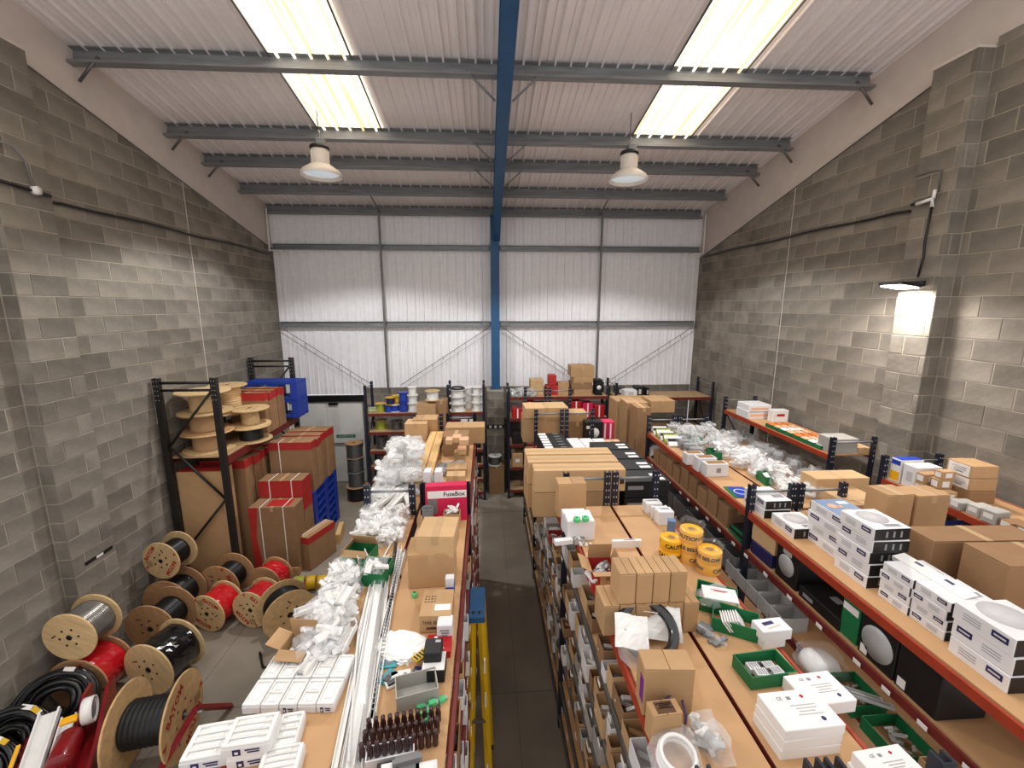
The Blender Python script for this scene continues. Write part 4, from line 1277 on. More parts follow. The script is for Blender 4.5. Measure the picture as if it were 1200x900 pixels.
text_on(c_, s_, '-y', -s_[0] * .18, s_[2] * .12, 'THIS IS', .028, 'ink_brown'); bar_text(c_, s_, '-y', -s_[0] * .08, -s_[2] * .2, s_[0] * .4, s_[2] * .12, 1, 'ink_brown')
decal(c_, s_, '+z', s_[0] * .2, -s_[1] * .2, s_[0] * .5, s_[1] * .22, 'white_card', 'address_label')
for k in range(12): decal(c_, s_, '+z', -s_[0] * (.38 - .1 * (k % 4)), s_[1] * (.02 + .1 * (k // 4)), .010, .008, 'ink_brown', 'print_mark')
c_, s_ = CZ('small white card lying on the back of the printed carton', 502, 514, 706, 709, .08, m='white_card', flaps=False)
c_, s_ = CZ('white shop carton beside the printed carton at the aisle edge', 512, 530, 733, 753, .09, m='white_box', flaps=False)
bar_text(c_, s_, '-y', 0, s_[2] * .2, s_[0] * .6, s_[2] * .08, 3)
p = at(468, 772)
pb = thing('poly_envelope', 'crumpled white polythene envelope lying by the trunking', 'bag', (p.x, p.y + .07, ZT), R(-18))
ob('film', lumpy(.26, .20, .03, 21, n=4), 'white_plastic', pb)
c_, s_ = CZ('yellow and black hazard label strip lying on the polythene envelope', 487, 505, 770, 772, .05, z=ZT + .03, rz=48, m='yellow', flaps=False)
for k in range(4): decal(c_, s_, '+z', -s_[0] * .35 + k * s_[0] * .22, 0, s_[0] * .1, s_[1] * .7, 'ink', 'print_mark')
c_, s_ = CZ('red and white blister pack behind the black boxes', 498, 528, 764, 772, .13, z=ZT, m='red', flaps=False)
decal(c_, s_, '+z', 0, 0, s_[0] * .12, s_[1] * .8, 'white_card', 'white_stripe', rz=.5)
c_, s_ = CZ('black printed box with small icons on top of another', 496, 517, 766, 783, .11, z=ZT + .045, m='black_card', flaps=False)
decal(c_, s_, '+z', s_[0] * .25, s_[1] * .25, s_[0] * .3, s_[1] * .15, 'grey_light', 'label')
for k in range(5): decal(c_, s_, '-y', s_[0] * (-.36 + .18 * k), -s_[2] * .25, s_[0] * .08, s_[2] * .12, 'ink_grey', 'icon')
c_, s_ = CZ('white and black box under the icon box', 494, 521, 786, 801, .12, m='black_card', flaps=False)
decal(c_, s_, '+z', 0, 0, s_[0] * .98, s_[1] * .98, 'white_card', 'white_lid')
for lab, px, py, w, d_, rz, m in [('white blister card with a barcode', 463, 800, .10, .06, 30, 'white_card'), ('teal backed blister card half hidden', 455, 795, .09, .06, 60, 'teal'), ('teal packet edge behind the cards', 455, 780, .09, .05, 5, 'teal'), ('purple blister card beside the barcode card', 487, 793, .04, .10, -10, 'navy'), ('white sheet card under the blister packs', 470, 795, .1, .08, 10, 'white_card')]:
    p = at(px, py)
    o, s_ = carton(lab, (p.x, p.y, ZT + .002 * (px % 5)), (w, d_, .012), R(rz), m, flaps=False, name='blister_card', cat='packet')
    bar_text(o, s_, '+z', 0, d_ * .2, w * .6, .004, 3, 'ink_grey')
    bxm('blister', w * .4, d_ * .4, .012, 'black', o, (-w * .2, -d_ * .2, .012)) if rz in (60, 30) else None
p = at(486, 832)
gb = open_box('grey open card box lying on the left island', (p.x, p.y + .07, ZT), (.20, .13, .085), R(14), 'grey_card')
for k, (px, py, rz) in enumerate([(493, 830, 10), (498, 838, 50), (503, 832, 80), (507, 826, 20), (518, 822, 35), (500, 845, 5)]):
    t_ = thing('terminal_block', ['leftmost', 'front', 'second', 'rear', 'rightmost lone', 'frontmost'][k] + ' small green terminal block beside the grey open box', 'part', tuple(at(px, py, ZT + (.02 if k % 2 else 0))), R(rz), 'green terminal blocks')
    bxm('body', .036, .026, .022, 'green_bright', t_, bev=.002); bxm('clip', .014, .02, .012, 'grey_light', t_, (.02, 0, .004))
# black cylinders standing in a box
p0, p1 = at(431, 868), at(513, 852)
rwx = (p1 - p0) / 10
for r_ in range(3):
    for c_ in range(11):
        q = p0 + rwx * c_ + Vector((0, -.055 * r_ + .03, 0))
        o = thing('black_cylinder', 'black round bottle shaped fitting in the ' + ['back', 'middle', 'front'][r_] + ' row, ' + ORD[c_] + ' from the left', 'fitting', (q.x, q.y, ZT), group='black fittings, ' + ['back', 'middle', 'front'][r_] + ' row')
        ob('body', bpy.data.meshes.get('cyl_body') or (lambda b_: (b_.to_mesh(bpy.data.meshes.new('cyl_body')), b_.free(), bpy.data.meshes['cyl_body'])[2])(lathe([(0, 0), (.0125, 0), (.0135, .004), (.0135, .05), (.009, .062), (.0085, .075), (0, .075)], 10)), 'brown_glass', o)
        ob('cap', bpy.data.meshes.get('cyl_cap') or (lambda b_: (b_.to_mesh(bpy.data.meshes.new('cyl_cap')), b_.free(), bpy.data.meshes['cyl_cap'])[2])(lathe([(.0095, .066), (.0105, .067), (.0105, .080), (0, .081)], 10)), 'brown_glass', o)
p = at(458, 888)
wt = open_box('low white tray in front of the black fittings', (p.x, p.y - .0, ZT), (.20, .07, .045), R(9), 'white_box')
c_, s_ = carton('grey plastic clip block at the bottom of the left island', tuple(at(478, 905)), (.10, .08, .05), R(12), 'grey_plastic', flaps=False, name='clip_block', cat='part')
bxm('clip_arm', .12, .02, .02, 'grey_plastic', c_, (0, 0, .05))
for lab, px in (('black and white box left of the grey clip block', 455), ('white box right of the grey clip block', 500)):
    c_, s_ = carton(lab, tuple(at(px, 915)), (.09, .08, .05), R(8), 'black_card' if px < 470 else 'white_box', flaps=False)
    decal(c_, s_, '+z', 0, 0, s_[0] * .6, s_[1] * .7, 'white_card', 'label')
# beyond the uprights on the left island
fz = rect(497, 547, 570, 612, z=ZT)
fb_, s_ = carton('pink red fuse box carton standing upright with a white band', (fz[0] + .004, 3.61, ZT), (fz[3] * .97, .09, .34), R(4), 'pink_red', flaps=False)
decal(fb_, s_, '-y', s_[0] * .02, s_[2] * .26, s_[0] * .94, s_[2] * .20, 'white_card', 'white_band')
text_on(fb_, s_, '-y', s_[0] * .19, s_[2] * .26, 'FuseBox', .055, 'ink', bold=.001)
decal(fb_, s_, '-y', -s_[0] * .33, -s_[2] * .06, s_[0] * .22, s_[2] * .4, 'grey_plastic', 'grey_print')
gc = thing('grey_cylinder', 'grey plastic cylinder standing in front of the pink carton', 'cylinder', (at(503, 614).x, 3.48, ZT))
ob('body', lathe([(0, 0), (.05, 0), (.05, .17), (.046, .175), (.042, .17), (.042, .02), (0, .02)], 20), 'grey_plastic', gc)
ob('rim', lathe([(.05, .165), (.053, .168), (.053, .18), (.046, .18), (.046, .165)], 20), 'grey_plastic', gc)
wf = open_box('small open carton of white fittings in front of the pink carton', (at(530, 618).x, 3.47, ZT), (.14, .10, .14), 0, 'card')
add = bmesh.new(); add_lump_pieces(add, 12, .13, .09, .2, random.Random(3)); ob('fittings', add, 'white_plastic', wf, (0, 0, .05), kind='stuff')
for k, (a, b) in enumerate((((488, 562), (510, 492)), ((500, 562), (518, 491)))):
    A_, B_ = at(*a, ZT + .08), at(*b, ZT + .2)
    d = B_ - A_
    o = thing('timber_plank', ('left' if k == 0 else 'right') + ' of the two pine planks lying lengthways on the left island', 'plank', (A_.x, A_.y, ZT + .03), math.atan2(d.y, d.x) - math.pi / 2, 'pine planks')
    bxm('plank', .095, 1.75, .03, 'pine', o, (0, .875, .03), bev=.003)
    ob('bearer', bx(.09, .06, .06), 'pine', o, (0, .9, -.03))
for lab, xl, xr, yt, yb, dep, kw in [
    ('yellow lidded carton beside the pine planks', 523, 545, 558, 578, .14, dict(m='card_light')),
    ('shallow brown carton with clear packets by the aisle edge', 523, 547, 550, 560, .2, dict(m='card')),
    ('small brown and blue carton at the aisle edge of the left island', 532, 545, 531, 545, .14, dict(m='card')),
    ('clear boxed brown carton under the pink lidded boxes', 519, 549, 512, 535, .3, dict(m='card_dark')),
    ('brown carton left of the planks at the far end of the left island', 474, 500, 497, 516, .3, dict(m='card_light')),
    ('brown carton behind the planks at the far end of the left island', 483, 512, 492, 512, .3, dict(m='card')),
    ('long low carton at the far end of the left island next to the pier', 522, 568, 501, 520, .3, dict(m='card'))]:
    CZ(lab, xl, xr, yt, yb, dep, **kw)
for k, (xl, xr, yt, yb, zz) in enumerate([(530, 540, 505, 511, .30), (538, 549, 508, 514, .30), (536, 546, 519, 525, .14), (522, 530, 508, 513, .30)]):
    c_, s_ = CZ(['back left', 'back right', 'lowest', 'left end'][k] + ' small pink lidded box on the clear boxed carton', xl, xr, yt + 8, yb + 8, .14, z=ZT + zz, m='card_light', flaps=False)
    decal(c_, s_, '+z', 0, 0, s_[0] * .98, s_[1] * .98, 'peach', 'pink_lid')
heap('clear packet of grey parts by the planks', 'grey packets on the left island', quad_pts([(520, 545), (545, 545), (542, 558), (512, 560)], 3, 2, ZT, .02, 18), (.16, .13, .07), 18, fill='grey_plastic', nfill=6)
bag('dark grey bagged roll in front of the planks', tuple(at(512, 568)), (.14, .14, .1), 19, fill='grey_plastic', nfill=5, film_='grey_film')
for lab, px in (('white block showing over the pink carton, left', 505), ('white block showing over the pink carton, right', 517)):
    p = at(px, 575)
    o, s_ = carton(lab, (p.x, 4.05, ZT), (.07, .12, .30), 0, 'white_box', flaps=False)
CZ('peach wide carton between the far pile and the planks', 474, 498, 560, 578, .22, m='card_light')

# stepladder in the middle aisle
sl = thing('step_ladder', 'yellow step ladder with a blue top cap standing in the middle aisle', 'ladder', (-.10, 3.30, 0), 0)
H_ = 1.98
ob('top_cap', bx(.13, .36, .06, .008), 'blue_steel', sl, (0, -.20, H_))
for q in (-1, 1): ob('cap_hole', lathe([(0, 0), (.016, 0), (.016, .001), (0, .001)], 10), 'black', sl, (q * .025, -.33, H_ + .061))
for q, sp in ((-.035, -.09), (.035, .10)):
    for y0_, y1_ in ((-.34, -.06), (-.06, .30)):
        A_, B_ = Vector((q, y0_ + (.0 if y0_ < -.2 else 0), H_)), Vector((sp, y0_ - .10 if y0_ < -.2 else y1_, .02))
        m_ = tube([A_, B_], .03, 4, smooth=False)
        ob('rail', m_, 'yellow', sl)
        ob('foot', bx(.05, .06, .04), 'black', sl, (B_.x, B_.y, 0))
for k in range(2):
    z_ = .5 + k * .6
    f_ = 1 - z_ / H_
    ob('step', bx(.07 + .09 * f_, .03, .02), 'galv_dark', sl, (.005, -.36 - .08 * f_, z_))
for z_ in (1.55, 1.25, .6): ob('warning_label', bx(.012, .05, .12), 'white_card', sl, (.05 + .03 * (1 - z_ / H_), -.36 - .07 * (1 - z_ / H_), z_))
# ================================================================ centre island
# small parts along the aisle faces
rnd = random.Random(5)
KIND = [('white_box', 'white'), ('grey_card', 'grey'), ('card', 'brown'), ('card_light', 'light brown'), ('card_dark', 'dark brown'), ('white_card', 'bright white'), ('red_card', 'red')]
WID = [.09, .11, .13, .16, .20]
HGT = [.09, .12, .15, .18]
def fill_face(xf, sgn, y0, y1, levels, side, prob=.9, deep=.26, gap=.34):
    for li, z in enumerate(levels):
        y = y0
        n = 0
        while y < y1 - .1:
            w = rnd.choice(WID); h = min(rnd.choice(HGT), gap - .12); mk, nm = rnd.choice(KIND[:6] if rnd.random() < .95 else KIND)
            if rnd.random() < prob:
                c = (xf + sgn * (deep / 2 + rnd.uniform(-.015, .03)), y + w / 2, z)
                lv = ['fifth', 'fourth', 'third', 'second', 'first'][li + 5 - len(levels)]
                parts_bin(nm + ' parts box, ' + (ORD + ['thirteenth', 'fourteenth', 'fifteenth', 'sixteenth', 'seventeenth', 'eighteenth', 'nineteenth', 'twentieth', 'twenty first', 'twenty second', 'twenty third', 'twenty fourth'])[n] + ' along, ' + lv + ' shelf down, ' + side, c, (deep, w - .006, h), mk, 'parts boxes, ' + side + ', ' + lv + ' shelf', 0, fill=rnd.choice(['white_plastic', 'white_plastic', 'white_box', 'grey_light', 'card_inside', 'grey_plastic', None]), seed=rnd.randrange(4))
                n += 1
            y += w
fill_face(.715, 1, 1.2, 3.75, [.95, 1.30, 1.65, 2.05], 'centre rack near bay', .92)
fill_face(.715, 1, 3.9, 6.2, [.55, .95, 1.30, 1.65], 'centre rack middle bay', .95)
fill_face(-.165, -1, 1.4, 3.6, [1.30, 1.65, 2.05], 'left rack near bay', .85)
fill_face(-.165, -1, 3.8, 6.2, [1.30, 1.65, 2.05], 'left rack far bay', .85)
# long perforated grey divider tray, green trays on the face
for z_, y0_, y1_, nm in ((1.65, 2.0, 2.75, 'lower'), (2.05, 1.9, 2.3, 'upper')):
    pass
# near deck, back to front
c_, s_ = CZ('tall brown carton standing at the back left of the centre board', 654, 687, 567, 606, .16, m='card', tape=None)
c_, s_ = CZ('white carton with a grey lid carrying two green tape cores', 665, 697, 611, 634, .20, m='white_box', flaps=False)
decal(c_, s_, '+z', 0, s_[1] * .0, s_[0] * .9, s_[1] * .9, 'white_card', 'lid_panel')
tw = s_[2]
for k, (px, py) in enumerate(((676, 611), (686, 610))):
    p = at(px, py, ZT + tw + .004)
    o = thing('tape_core', ('left' if k == 0 else 'right') + ' green roll on the white carton', 'roll', tuple(p))
    ob('ring', lathe([(.012, 0), (.028, 0), (.03, .004), (.03, .03), (.028, .034), (.012, .034), (.012, 0)], 16), 'green_bright', o)
    ob('core', lathe([(.009, .002), (.012, .002), (.012, .03), (.009, .03), (.009, .002)], 12), 'green', o)
c_, s_ = CZ('white carton standing behind the one with green rolls, printed on its front', 661, 689, 600, 612, .08, z=ZT + .12, m='white_box', flaps=False)
bar_text(c_, s_, '-y', 0, s_[2] * .1, s_[0] * .5, s_[2] * .12, 2)
c_.location.z = ZT; c_.location.y += .06; c_.scale = (1, 1, 1.9)
p = at(678, 634)
o = open_box('small grey clip box in front of the white carton', (p.x, p.y - .03, ZT), (.09, .05, .045), 0, 'grey_card')
add = bmesh.new(); add_lump_pieces(add, 6, .085, .045, .07, random.Random(9)); ob('clips', add, 'white_plastic', o, kind='stuff')
for k, (xl, xr, yt, yb) in enumerate([(757, 776, 590, 602), (764, 782, 594, 608), (768, 786, 598, 612), (772, 790, 600, 616)]):
    c_, s_ = CZ(['farthest', 'second', 'third', 'nearest'][k] + ' of four small white cartons at the right edge of the centre board', xl, xr, yt, yb, .10 if k in (0, 3) else .03, m='white_box', flaps=False, group='small white cartons on the centre board')
    bar_text(c_, s_, '+z', 0, s_[1] * .2, s_[0] * .7, s_[1] * .08, 2, 'ink_grey')
c_, s_ = CZ('blue and white pack standing right of the small white cartons', 782, 791, 611, 628, .06, rz=-25, m='blue_card', flaps=False)
# caution tape rolls
def bend_text(s, size, rad, start):
    me = text_mesh(s, size, .0016)
    for v in me.vertices:
        a = start + v.co.x / rad
        v.co = Vector((math.sin(a) * (rad + .001 + v.co.z), -math.cos(a) * (rad + .001 + v.co.z), v.co.y))
    return me
def tape_roll(label, px, py, z, rot, bagit=False):
    p = at(px, py, z)
    o = thing('caution_tape', label, 'tape roll', (p.x, p.y + .075, z), R(rot), group='rolls of caution tape')
    rr, hh = .082, .085
    ob('tape', lathe([(.026, .0), (rr - .002, 0), (rr, .003), (rr, hh - .003), (rr - .002, hh), (.026, hh), (.026, 0)], 32), 'tape_yellow', o)
    ob('core', lathe([(.022, .001), (.026, .001), (.026, hh + .001), (.022, hh + .001), (.022, .001)], 20), 'card', o)
    ob('lettering', bend_text('CAUTION', .043, rr, 0), 'ink', o, (0, 0, hh * .5))
    ob('lettering', bend_text('CABLE BELOW', .038, rr, 2.8), 'ink', o, (0, 0, hh * .5))
    return o
ROLLS = [('upper caution tape roll of the left stack', 790, 660, 1, 15), ('lower caution tape roll of the left stack', 790, 660, 0, -30), ('top caution tape roll of the middle stack', 813, 663, 2, -50), ('middle caution tape roll of the middle stack', 813, 663, 1, 160), ('bottom caution tape roll of the middle stack', 813, 663, 0, 40), ('upper caution tape roll of the right stack', 836, 676, 1, 140), ('lower caution tape roll of the right stack', 836, 676, 0, 60)]
for lab, px, py, k, rot in ROLLS:
    o = tape_roll(lab, px, py, ZT, rot)
    o.location.z = ZT + k * .086
for lab, px, py, hh in (('clear film bag around the middle stack of caution tape', 813, 663, .265), ('clear film bag around the right stack of caution tape', 836, 676, .18)):
    p = at(px, py) + Vector((0, .013, 0))
    o = thing('film_sleeve', label=lab, cat='bag', loc=(p.x, p.y + .062, ZT))
    bm = lathe([(.086, .0), (.088, hh * .3), (.087, hh * .6), (.09, hh * .9), (.07, hh * 1.08)], 20)
    for v in bm.verts: v.co += Vector((random.uniform(-.003, .004), random.uniform(-.003, .004), random.uniform(-.01, .012) if v.co.z > hh else 0))
    ob('film', bm, 'clear_wrap', o)
    bm = lathe([(.07, hh * 1.08), (.09, hh * 1.16)], 20)
    for v in bm.verts: v.co += Vector((random.uniform(-.006, .006), random.uniform(-.006, .006), random.uniform(-.015, .02) if v.co.z > hh * 1.1 else 0))
    ob('open_mouth', bm, 'clear_wrap', o)
# open red and brown carton with silver packet
p = at(708, 694)
oc = open_box('open red and brown carton holding a silver film packet', (p.x, p.y + .085, ZT), (.165, .17, .15), R(-2), 'red_card', flaps=(('+y', .12, -12), ('-x', .08, 62), ('+x', .08, 20), ('-y', .05, 88)), fm='card')
decal(oc, (.165, .17, .15), '-y', .025, .02, .105, .075, 'card', 'brown_print'); text_on(oc, (.165, .17, .15), '-y', .025, .025, 'R', .05, 'ink_brown')
pk = thing('silver_packet', 'silver film packet sticking out of the red and brown carton', 'packet', (p.x - .01, p.y + .08, ZT + .08), rot=(R(20), R(-28), R(15)))
ob('film', lumpy(.17, .10, .07, 31, n=3), 'steel', pk); ob('paper_band', bx(.05, .10, .05, .01), 'white_card', pk, (-.06, 0, .02))
c_, s_ = CZ('white tube lying across the red seam behind the open carton', 718, 752, 634, 642, .03, m='white_card', flaps=False, name='card_tube', cat='tube')
bar_text(c_, s_, '+z', .02, 0, s_[0] * .4, .006, 1, 'navy')
for k, px in enumerate((681, 687, 692)):
    p = at(px, 640)
    o = thing('cable_gland', ['left', 'middle', 'right'][k] + ' small white gland behind the open carton', 'fitting', tuple(p), group='small white glands')
    ob('body', lathe([(0, 0), (.012, 0), (.012, .02), (.008, .028), (0, .028)], 8), 'white_plastic', o); ob('nut', lathe([(.012, .006), (.015, .006), (.015, .014), (.012, .014)], 6), 'white_plastic', o)
p = at(660, 644, ZT - .05)
c_, s_ = carton('white bottle shaped pack overhanging the orange beam', (p.x, p.y, ZT + .003), (.15, .05, .04), R(8), 'white_plastic', flaps=False, name='bottle_pack', cat='packet')
# brown cartons: six below, four on top
bx0, by0, bz0, bw, bh = rect(707, 819, 709, 744, z=ZT)
bw6 = bw / 6
for k in range(6):
    carton(ORD[k] + ' from the left of six brown cartons in the lower row', (bx0 - bw / 2 + (k + .5) * bw6, by0 + .10, ZT), (bw6 - .003, .19, bh), R(1.0), 'card', tape=None, group='lower row of six cartons')
ux0, uy0, uz0, uw, uh = rect(726, 806, 673, 709, z=ZT + bh + .001, Y=by0)
for k in range(4):
    carton(ORD[k] + ' from the left of four brown cartons in the upper row', (ux0 - uw / 2 + (k + .5) * uw / 4, uy0 + .095, ZT + bh + .001), (uw / 4 - .004, .17, uh), R(1.0), 'card', tape=None, group='upper row of four cartons')
p = at(680, 740)
# clear bag with black ring
p = at(767, 780)
rb = thing('black_ring', 'black ring shaped fitting half inside a clear and white bag', 'fitting', (p.x + .005, p.y + .13, ZT + .115), rot=(R(30), R(4), R(-12)))
ob('ring', lathe([(.115, -.016), (.16, -.018), (.172, 0), (.16, .018), (.12, .016), (.115, -.016)], 40), 'black_gloss', rb)
fs = bmesh.new(); bmesh.ops.create_grid(fs, x_segments=9, y_segments=9, size=.09)
for v in fs.verts: v.co.z = .012 * math.sin(v.co.x * 40) * math.cos(v.co.y * 26) + random.uniform(-.005, .005)
bmesh.ops.solidify(fs, geom=fs.faces[:], thickness=.003)
ob('foam_pad', fs, 'white_plastic', rb, (-.095, -.04, .03))
o = bag('clear film bag around the black ring, crumpled at the left', (p.x - .085, p.y + .07, ZT), (.16, .20, .15), 61, nfill=0)
sheet = thing('foam_sheet', 'white foam packing sheet draped over the black ring', 'packing', (p.x + .085, p.y + .20, ZT + .075), rot=(R(48), 0, R(-14)))
bm = bmesh.new(); bmesh.ops.create_grid(bm, x_segments=10, y_segments=10, size=.135)
for v in bm.verts: v.co.z = .02 * math.sin(v.co.x * 30) * math.cos(v.co.y * 22) + random.uniform(-.004, .004)
ext = bmesh.ops.solidify(bm, geom=bm.faces[:], thickness=.003)
ob('foam', bm, 'white_plastic', sheet, (0, .06, .03))
bxm('crease', .2, .004, .003, 'white_card', sheet, (0, .06, .05))
# big carton and small carton in front
c_, s_ = CZ('large brown carton with a purple print on its left side', 755, 812, 785, 840, .12, rz=-4, m='card', tape=None)
decal(c_, s_, '-x', s_[1] * .25, s_[2] * .0, s_[1] * .4, s_[2] * .5, 'purple', 'purple_print')
c_, s_ = CZ('small brown carton with a dark shipping print on top', 764, 800, 838, 872, .075, rz=4, m='card', tape=None)
decal(c_, s_, '+z', 0, 0, s_[0] * .6, s_[1] * .75, 'ink_brown', 'shipping_print'); bar_text(c_, s_, '+z', 0, s_[1] * .22, s_[0] * .5, .004, 4, 'card_light')
o = tag(ob('purple_cable', tube([at(776, 852) + Vector((0, .02, .10)), at(785, 838) + Vector((0, 0, .12)), at(797, 838) + Vector((0, 0, .10)), at(803, 850) + Vector((0, 0, .05)), at(802, 862) + Vector((0, 0, .01))], .006, 8), 'purple_cable'), 'purple grey cable looped behind the small carton', 'cable')
# bag with white coil at the bottom
p = at(795, 902)
wc_ = thing('white_hose_coil', 'coil of white hose in a clear bag at the bottom of the picture', 'hose coil', (p.x, p.y + .02, ZT + .03), rot=(R(12), 0, 0))
for k in range(4): ob('turn', tube([(math.cos(a) * (.075 - .006 * (k % 2)), math.sin(a) * (.075 - .006 * (k % 2)), k * .016 - .01) for a in [q * math.pi / 12 for q in range(24)]], .009, 8, closed=True), 'white_plastic', wc_)
bag('clear bag over the white hose coil', (p.x, p.y + .03, ZT), (.21, .22, .09), 63, nfill=0)
bag('clear bag with a white lamp globe behind the hose coil', tuple(at(822, 862)), (.14, .14, .10), 64, nfill=3, fill='white_plastic')
bag('crumpled clear bag at the right of the hose coil', tuple(at(838, 880)), (.13, .16, .09), 65, nfill=3, fill='grey_light')
p = at(748, 905, ZT - .35)
for k in range(3):
    pp = (.80 + .03 * k, 1.38 + .05 * k, 2.05)
    o = thing('white_pipe_fitting', ['front', 'middle', 'back'][k] + ' white pipe elbow standing on the shelf under the orange beam', 'fitting', pp, group='white pipe elbows')
    ob('pipe', lathe([(.018, 0), (.026, 0), (.026, .14), (.03, .142), (.03, .17), (.02, .17), (.018, 0)], 16), 'white_plastic', o); ob('collar', lathe([(.026, .06), (.033, .062), (.033, .085), (.026, .087)], 16), 'white_plastic', o)
# green open boxes with papers
def green_box(label, px, py, s, rz, fill):
    p = at(px, py)
    o = open_box(label, (p.x, p.y + s[1] / 2, ZT), s, R(rz), 'green', fm='card')
    return o, p
o, p = green_box('green open box full of bagged printed leaflets', 848, 722, (.24, .19, .095), -30, 0)
for k in range(6):
    c_, s_ = carton(ORD[k] + ' leaflet pack from the bottom in the green box of leaflets', (p.x - .012 + .004 * k, p.y + .075, ZT + .012 + k * .0155), (.20, .13, .012), R(-24 + (k * 37 % 11) - 5), ['blue_card', 'white_card', 'white_card', 'blue_card', 'peach', 'white_card'][k], flaps=False, name='leaflet_pack', cat='packet', group='leaflet packs')
    bar_text(c_, s_, '+z', 0, .03, .10, .004, 3, 'red' if k == 5 else 'ink_grey')
o = bag('clear film over the leaflets in the green box', (p.x - .01, p.y + .09, ZT + .05), (.22, .17, .08), 66, nfill=0)
o, p = green_box('green open box of white cards next to the leaflet box', 870, 748, (.25, .16, .085), -30, 0)
for k in range(7):
    c_, s_ = carton(ORD[k] + ' from the left of the white cards standing in the second green box', (p.x - .05 + k * .016, p.y + .06, ZT + .03), (.006, .10, .075), R(-20), 'white_card', flaps=False, tilt=(0, R(-38), R(-20)), name='white_card', cat='card', group='white cards in the green box')
c_, s_ = CZ('white carton with a blue lamp picture on its lid', 893, 929, 742, 754, .10, z=ZT + .035, rz=4, m='white_box', flaps=False)
c_.location.z = ZT + .05
decal(c_, s_, '+z', -s_[0] * .1, s_[1] * .1, s_[0] * .38, s_[1] * .22, 'navy', 'lamp_picture', rz=.15); decal(c_, s_, '+z', 0, -s_[1] * .2, s_[0] * .5, .004, 'peach', 'line_mark', rz=.2)
c2, s2 = carton('grey white carton under the one with the blue lamp picture', (c_.location.x - .012, c_.location.y + .01, ZT), (.14, .115, .05), R(8), 'white_box', flaps=False)
o, p = green_box('front green open box holding barcoded white packs, cream label at its corner', 905, 806, (.25, .15, .075), 5, 0)
for k, (dx, dy, rz) in enumerate([(-.03, .03, 0), (.03, .03, 4), (-.02, -.02, -6), (.04, -.015, 8)]):
    c_, s_ = carton(['back left', 'back right', 'front left', 'front right'][k] + ' barcoded white pack inside the front green box', (p.x + dx, p.y + .065 + dy, ZT + .012 + .012 * (k // 2)), (.085, .05, .03), R(rz), 'white_box', flaps=False, name='barcoded_pack', cat='packet', group='packs in the green box')
    for q in range(6): decal(c_, s_, '+z', -.03 + q * .012, 0, .005, .035, 'ink_grey', 'barcode')
decal(o, (.25, .15, .075), '-y', .1, 0, .05, .07, 'card_light', 'corner_label')
# dark lamp strip in bag
bag('bagged grey strip lamp beside the green boxes', tuple(at(830, 745)), (.05, .22, .03), 67, rz=R(28), fill='grey_plastic', nfill=4)
# big white cartons in the foreground
def print_top(c_, s_):
    sx, sy, sz = s_
    text_on(c_, s_, '+z', -sx * .22, sy * .28, 'CE', sy * .12, 'ink_grey')
    decal(c_, s_, '+z', -sx * .06, sy * .28, sx * .07, sy * .08, 'ink_grey', 'code_mark')
    decal(c_, s_, '+z', sx * .18, sy * .30, sx * .05, sy * .08, 'red', 'red_mark', rz=.6)
    bar_text(c_, s_, '+z', sx * .08, sy * .08, sx * .42, sy * .02, 4, 'ink_faint', 4.0)
    ob('blue_mark', lathe([(0, 0), (sx * .035, 0), (sx * .035, .001), (0, .001)], 16), 'navy', c_, (sx * .24, -sy * .30, sz + .001))
def top_box(fl, nl, nr, zt):
    a, b_, c = at(*fl, zt), at(*nl, zt), at(*nr, zt)
    w = (c - b_).length; d = (a - b_).length
    e = (c - b_).normalized(); n_ = Vector((-e.y, e.x, 0))
    ctr = b_ + e * w / 2 + n_ * d / 2
    return ctr, w, d, math.atan2(e.y, e.x)
ZS = ZT + .15
ctr, w, d, rz = top_box((889, 812), (921, 857), (992, 849), ZS)
for k in range(3):
    c_, s_ = carton(['bottom', 'middle', 'top'][k] + ' of three large white cartons stacked in the foreground', (ctr.x - .004 * (2 - k), ctr.y, ZT + k * .05), (w, d, .0495), rz + (.02 if k == 1 else 0), 'white_card', flaps=False, group='large white cartons in the foreground')
    if k == 2: print_top(c_, s_)
ctr, w, d, rz = top_box((916, 797), (951, 836), (1008, 828), ZT + .07)
c_, s_ = carton('single large white carton behind the foreground stack', (ctr.x + .02, ctr.y + .03, ZT), (w, d * .95, .07), rz, 'white_card', flaps=False); print_top(c_, s_)
for k in range(2):
    p = at(1040, 890, ZT + .1)
    c_, s_ = carton(['lower', 'upper'][k] + ' white carton cut by the bottom edge right of the uprights', (p.x - .012 + .012 * k, p.y - .02, ZT + k * .05), (.22, .14, .0495), R(5), 'white_card', flaps=False)
    if k: print_top(c_, s_)

# middle bay of the centre island
for k, (yf, xl, xr, zt) in enumerate([(4.0, 626, 733, 0), (4.21, 619, 724, 0), (4.42, 616, 716, 0)]):
    a, b = U(xl, 560, y=yf), U(xr, 560, y=yf)
    w = b.x - a.x
    for lv in range(2):
        if lv == 0:
            carton(['nearest', 'second', 'third'][k] + ' long brown carton of the lower layer lying across the centre rack', ((a.x + b.x) / 2 - .03, yf + .1, ZM), (w - .05, .20, .265), R(-1), 'card', tape='x', group='long cartons, lower layer')
        else:
            c_, s_ = carton(['nearest', 'second', 'third'][k] + ' long brown carton of the upper layer lying across the centre rack', ((a.x + b.x) / 2, yf + .1, ZM + .267), (w, .202, .23 + .012 * k), R(-1), 'card_light', tape='x', group='long cartons, upper layer')
            if k == 0:
                for u in (-.13, -.07, .28, .33): decal(c_, s_, '-y', u * s_[0] * 1.4, -.01, .045, .05, 'ink', 'print_mark')
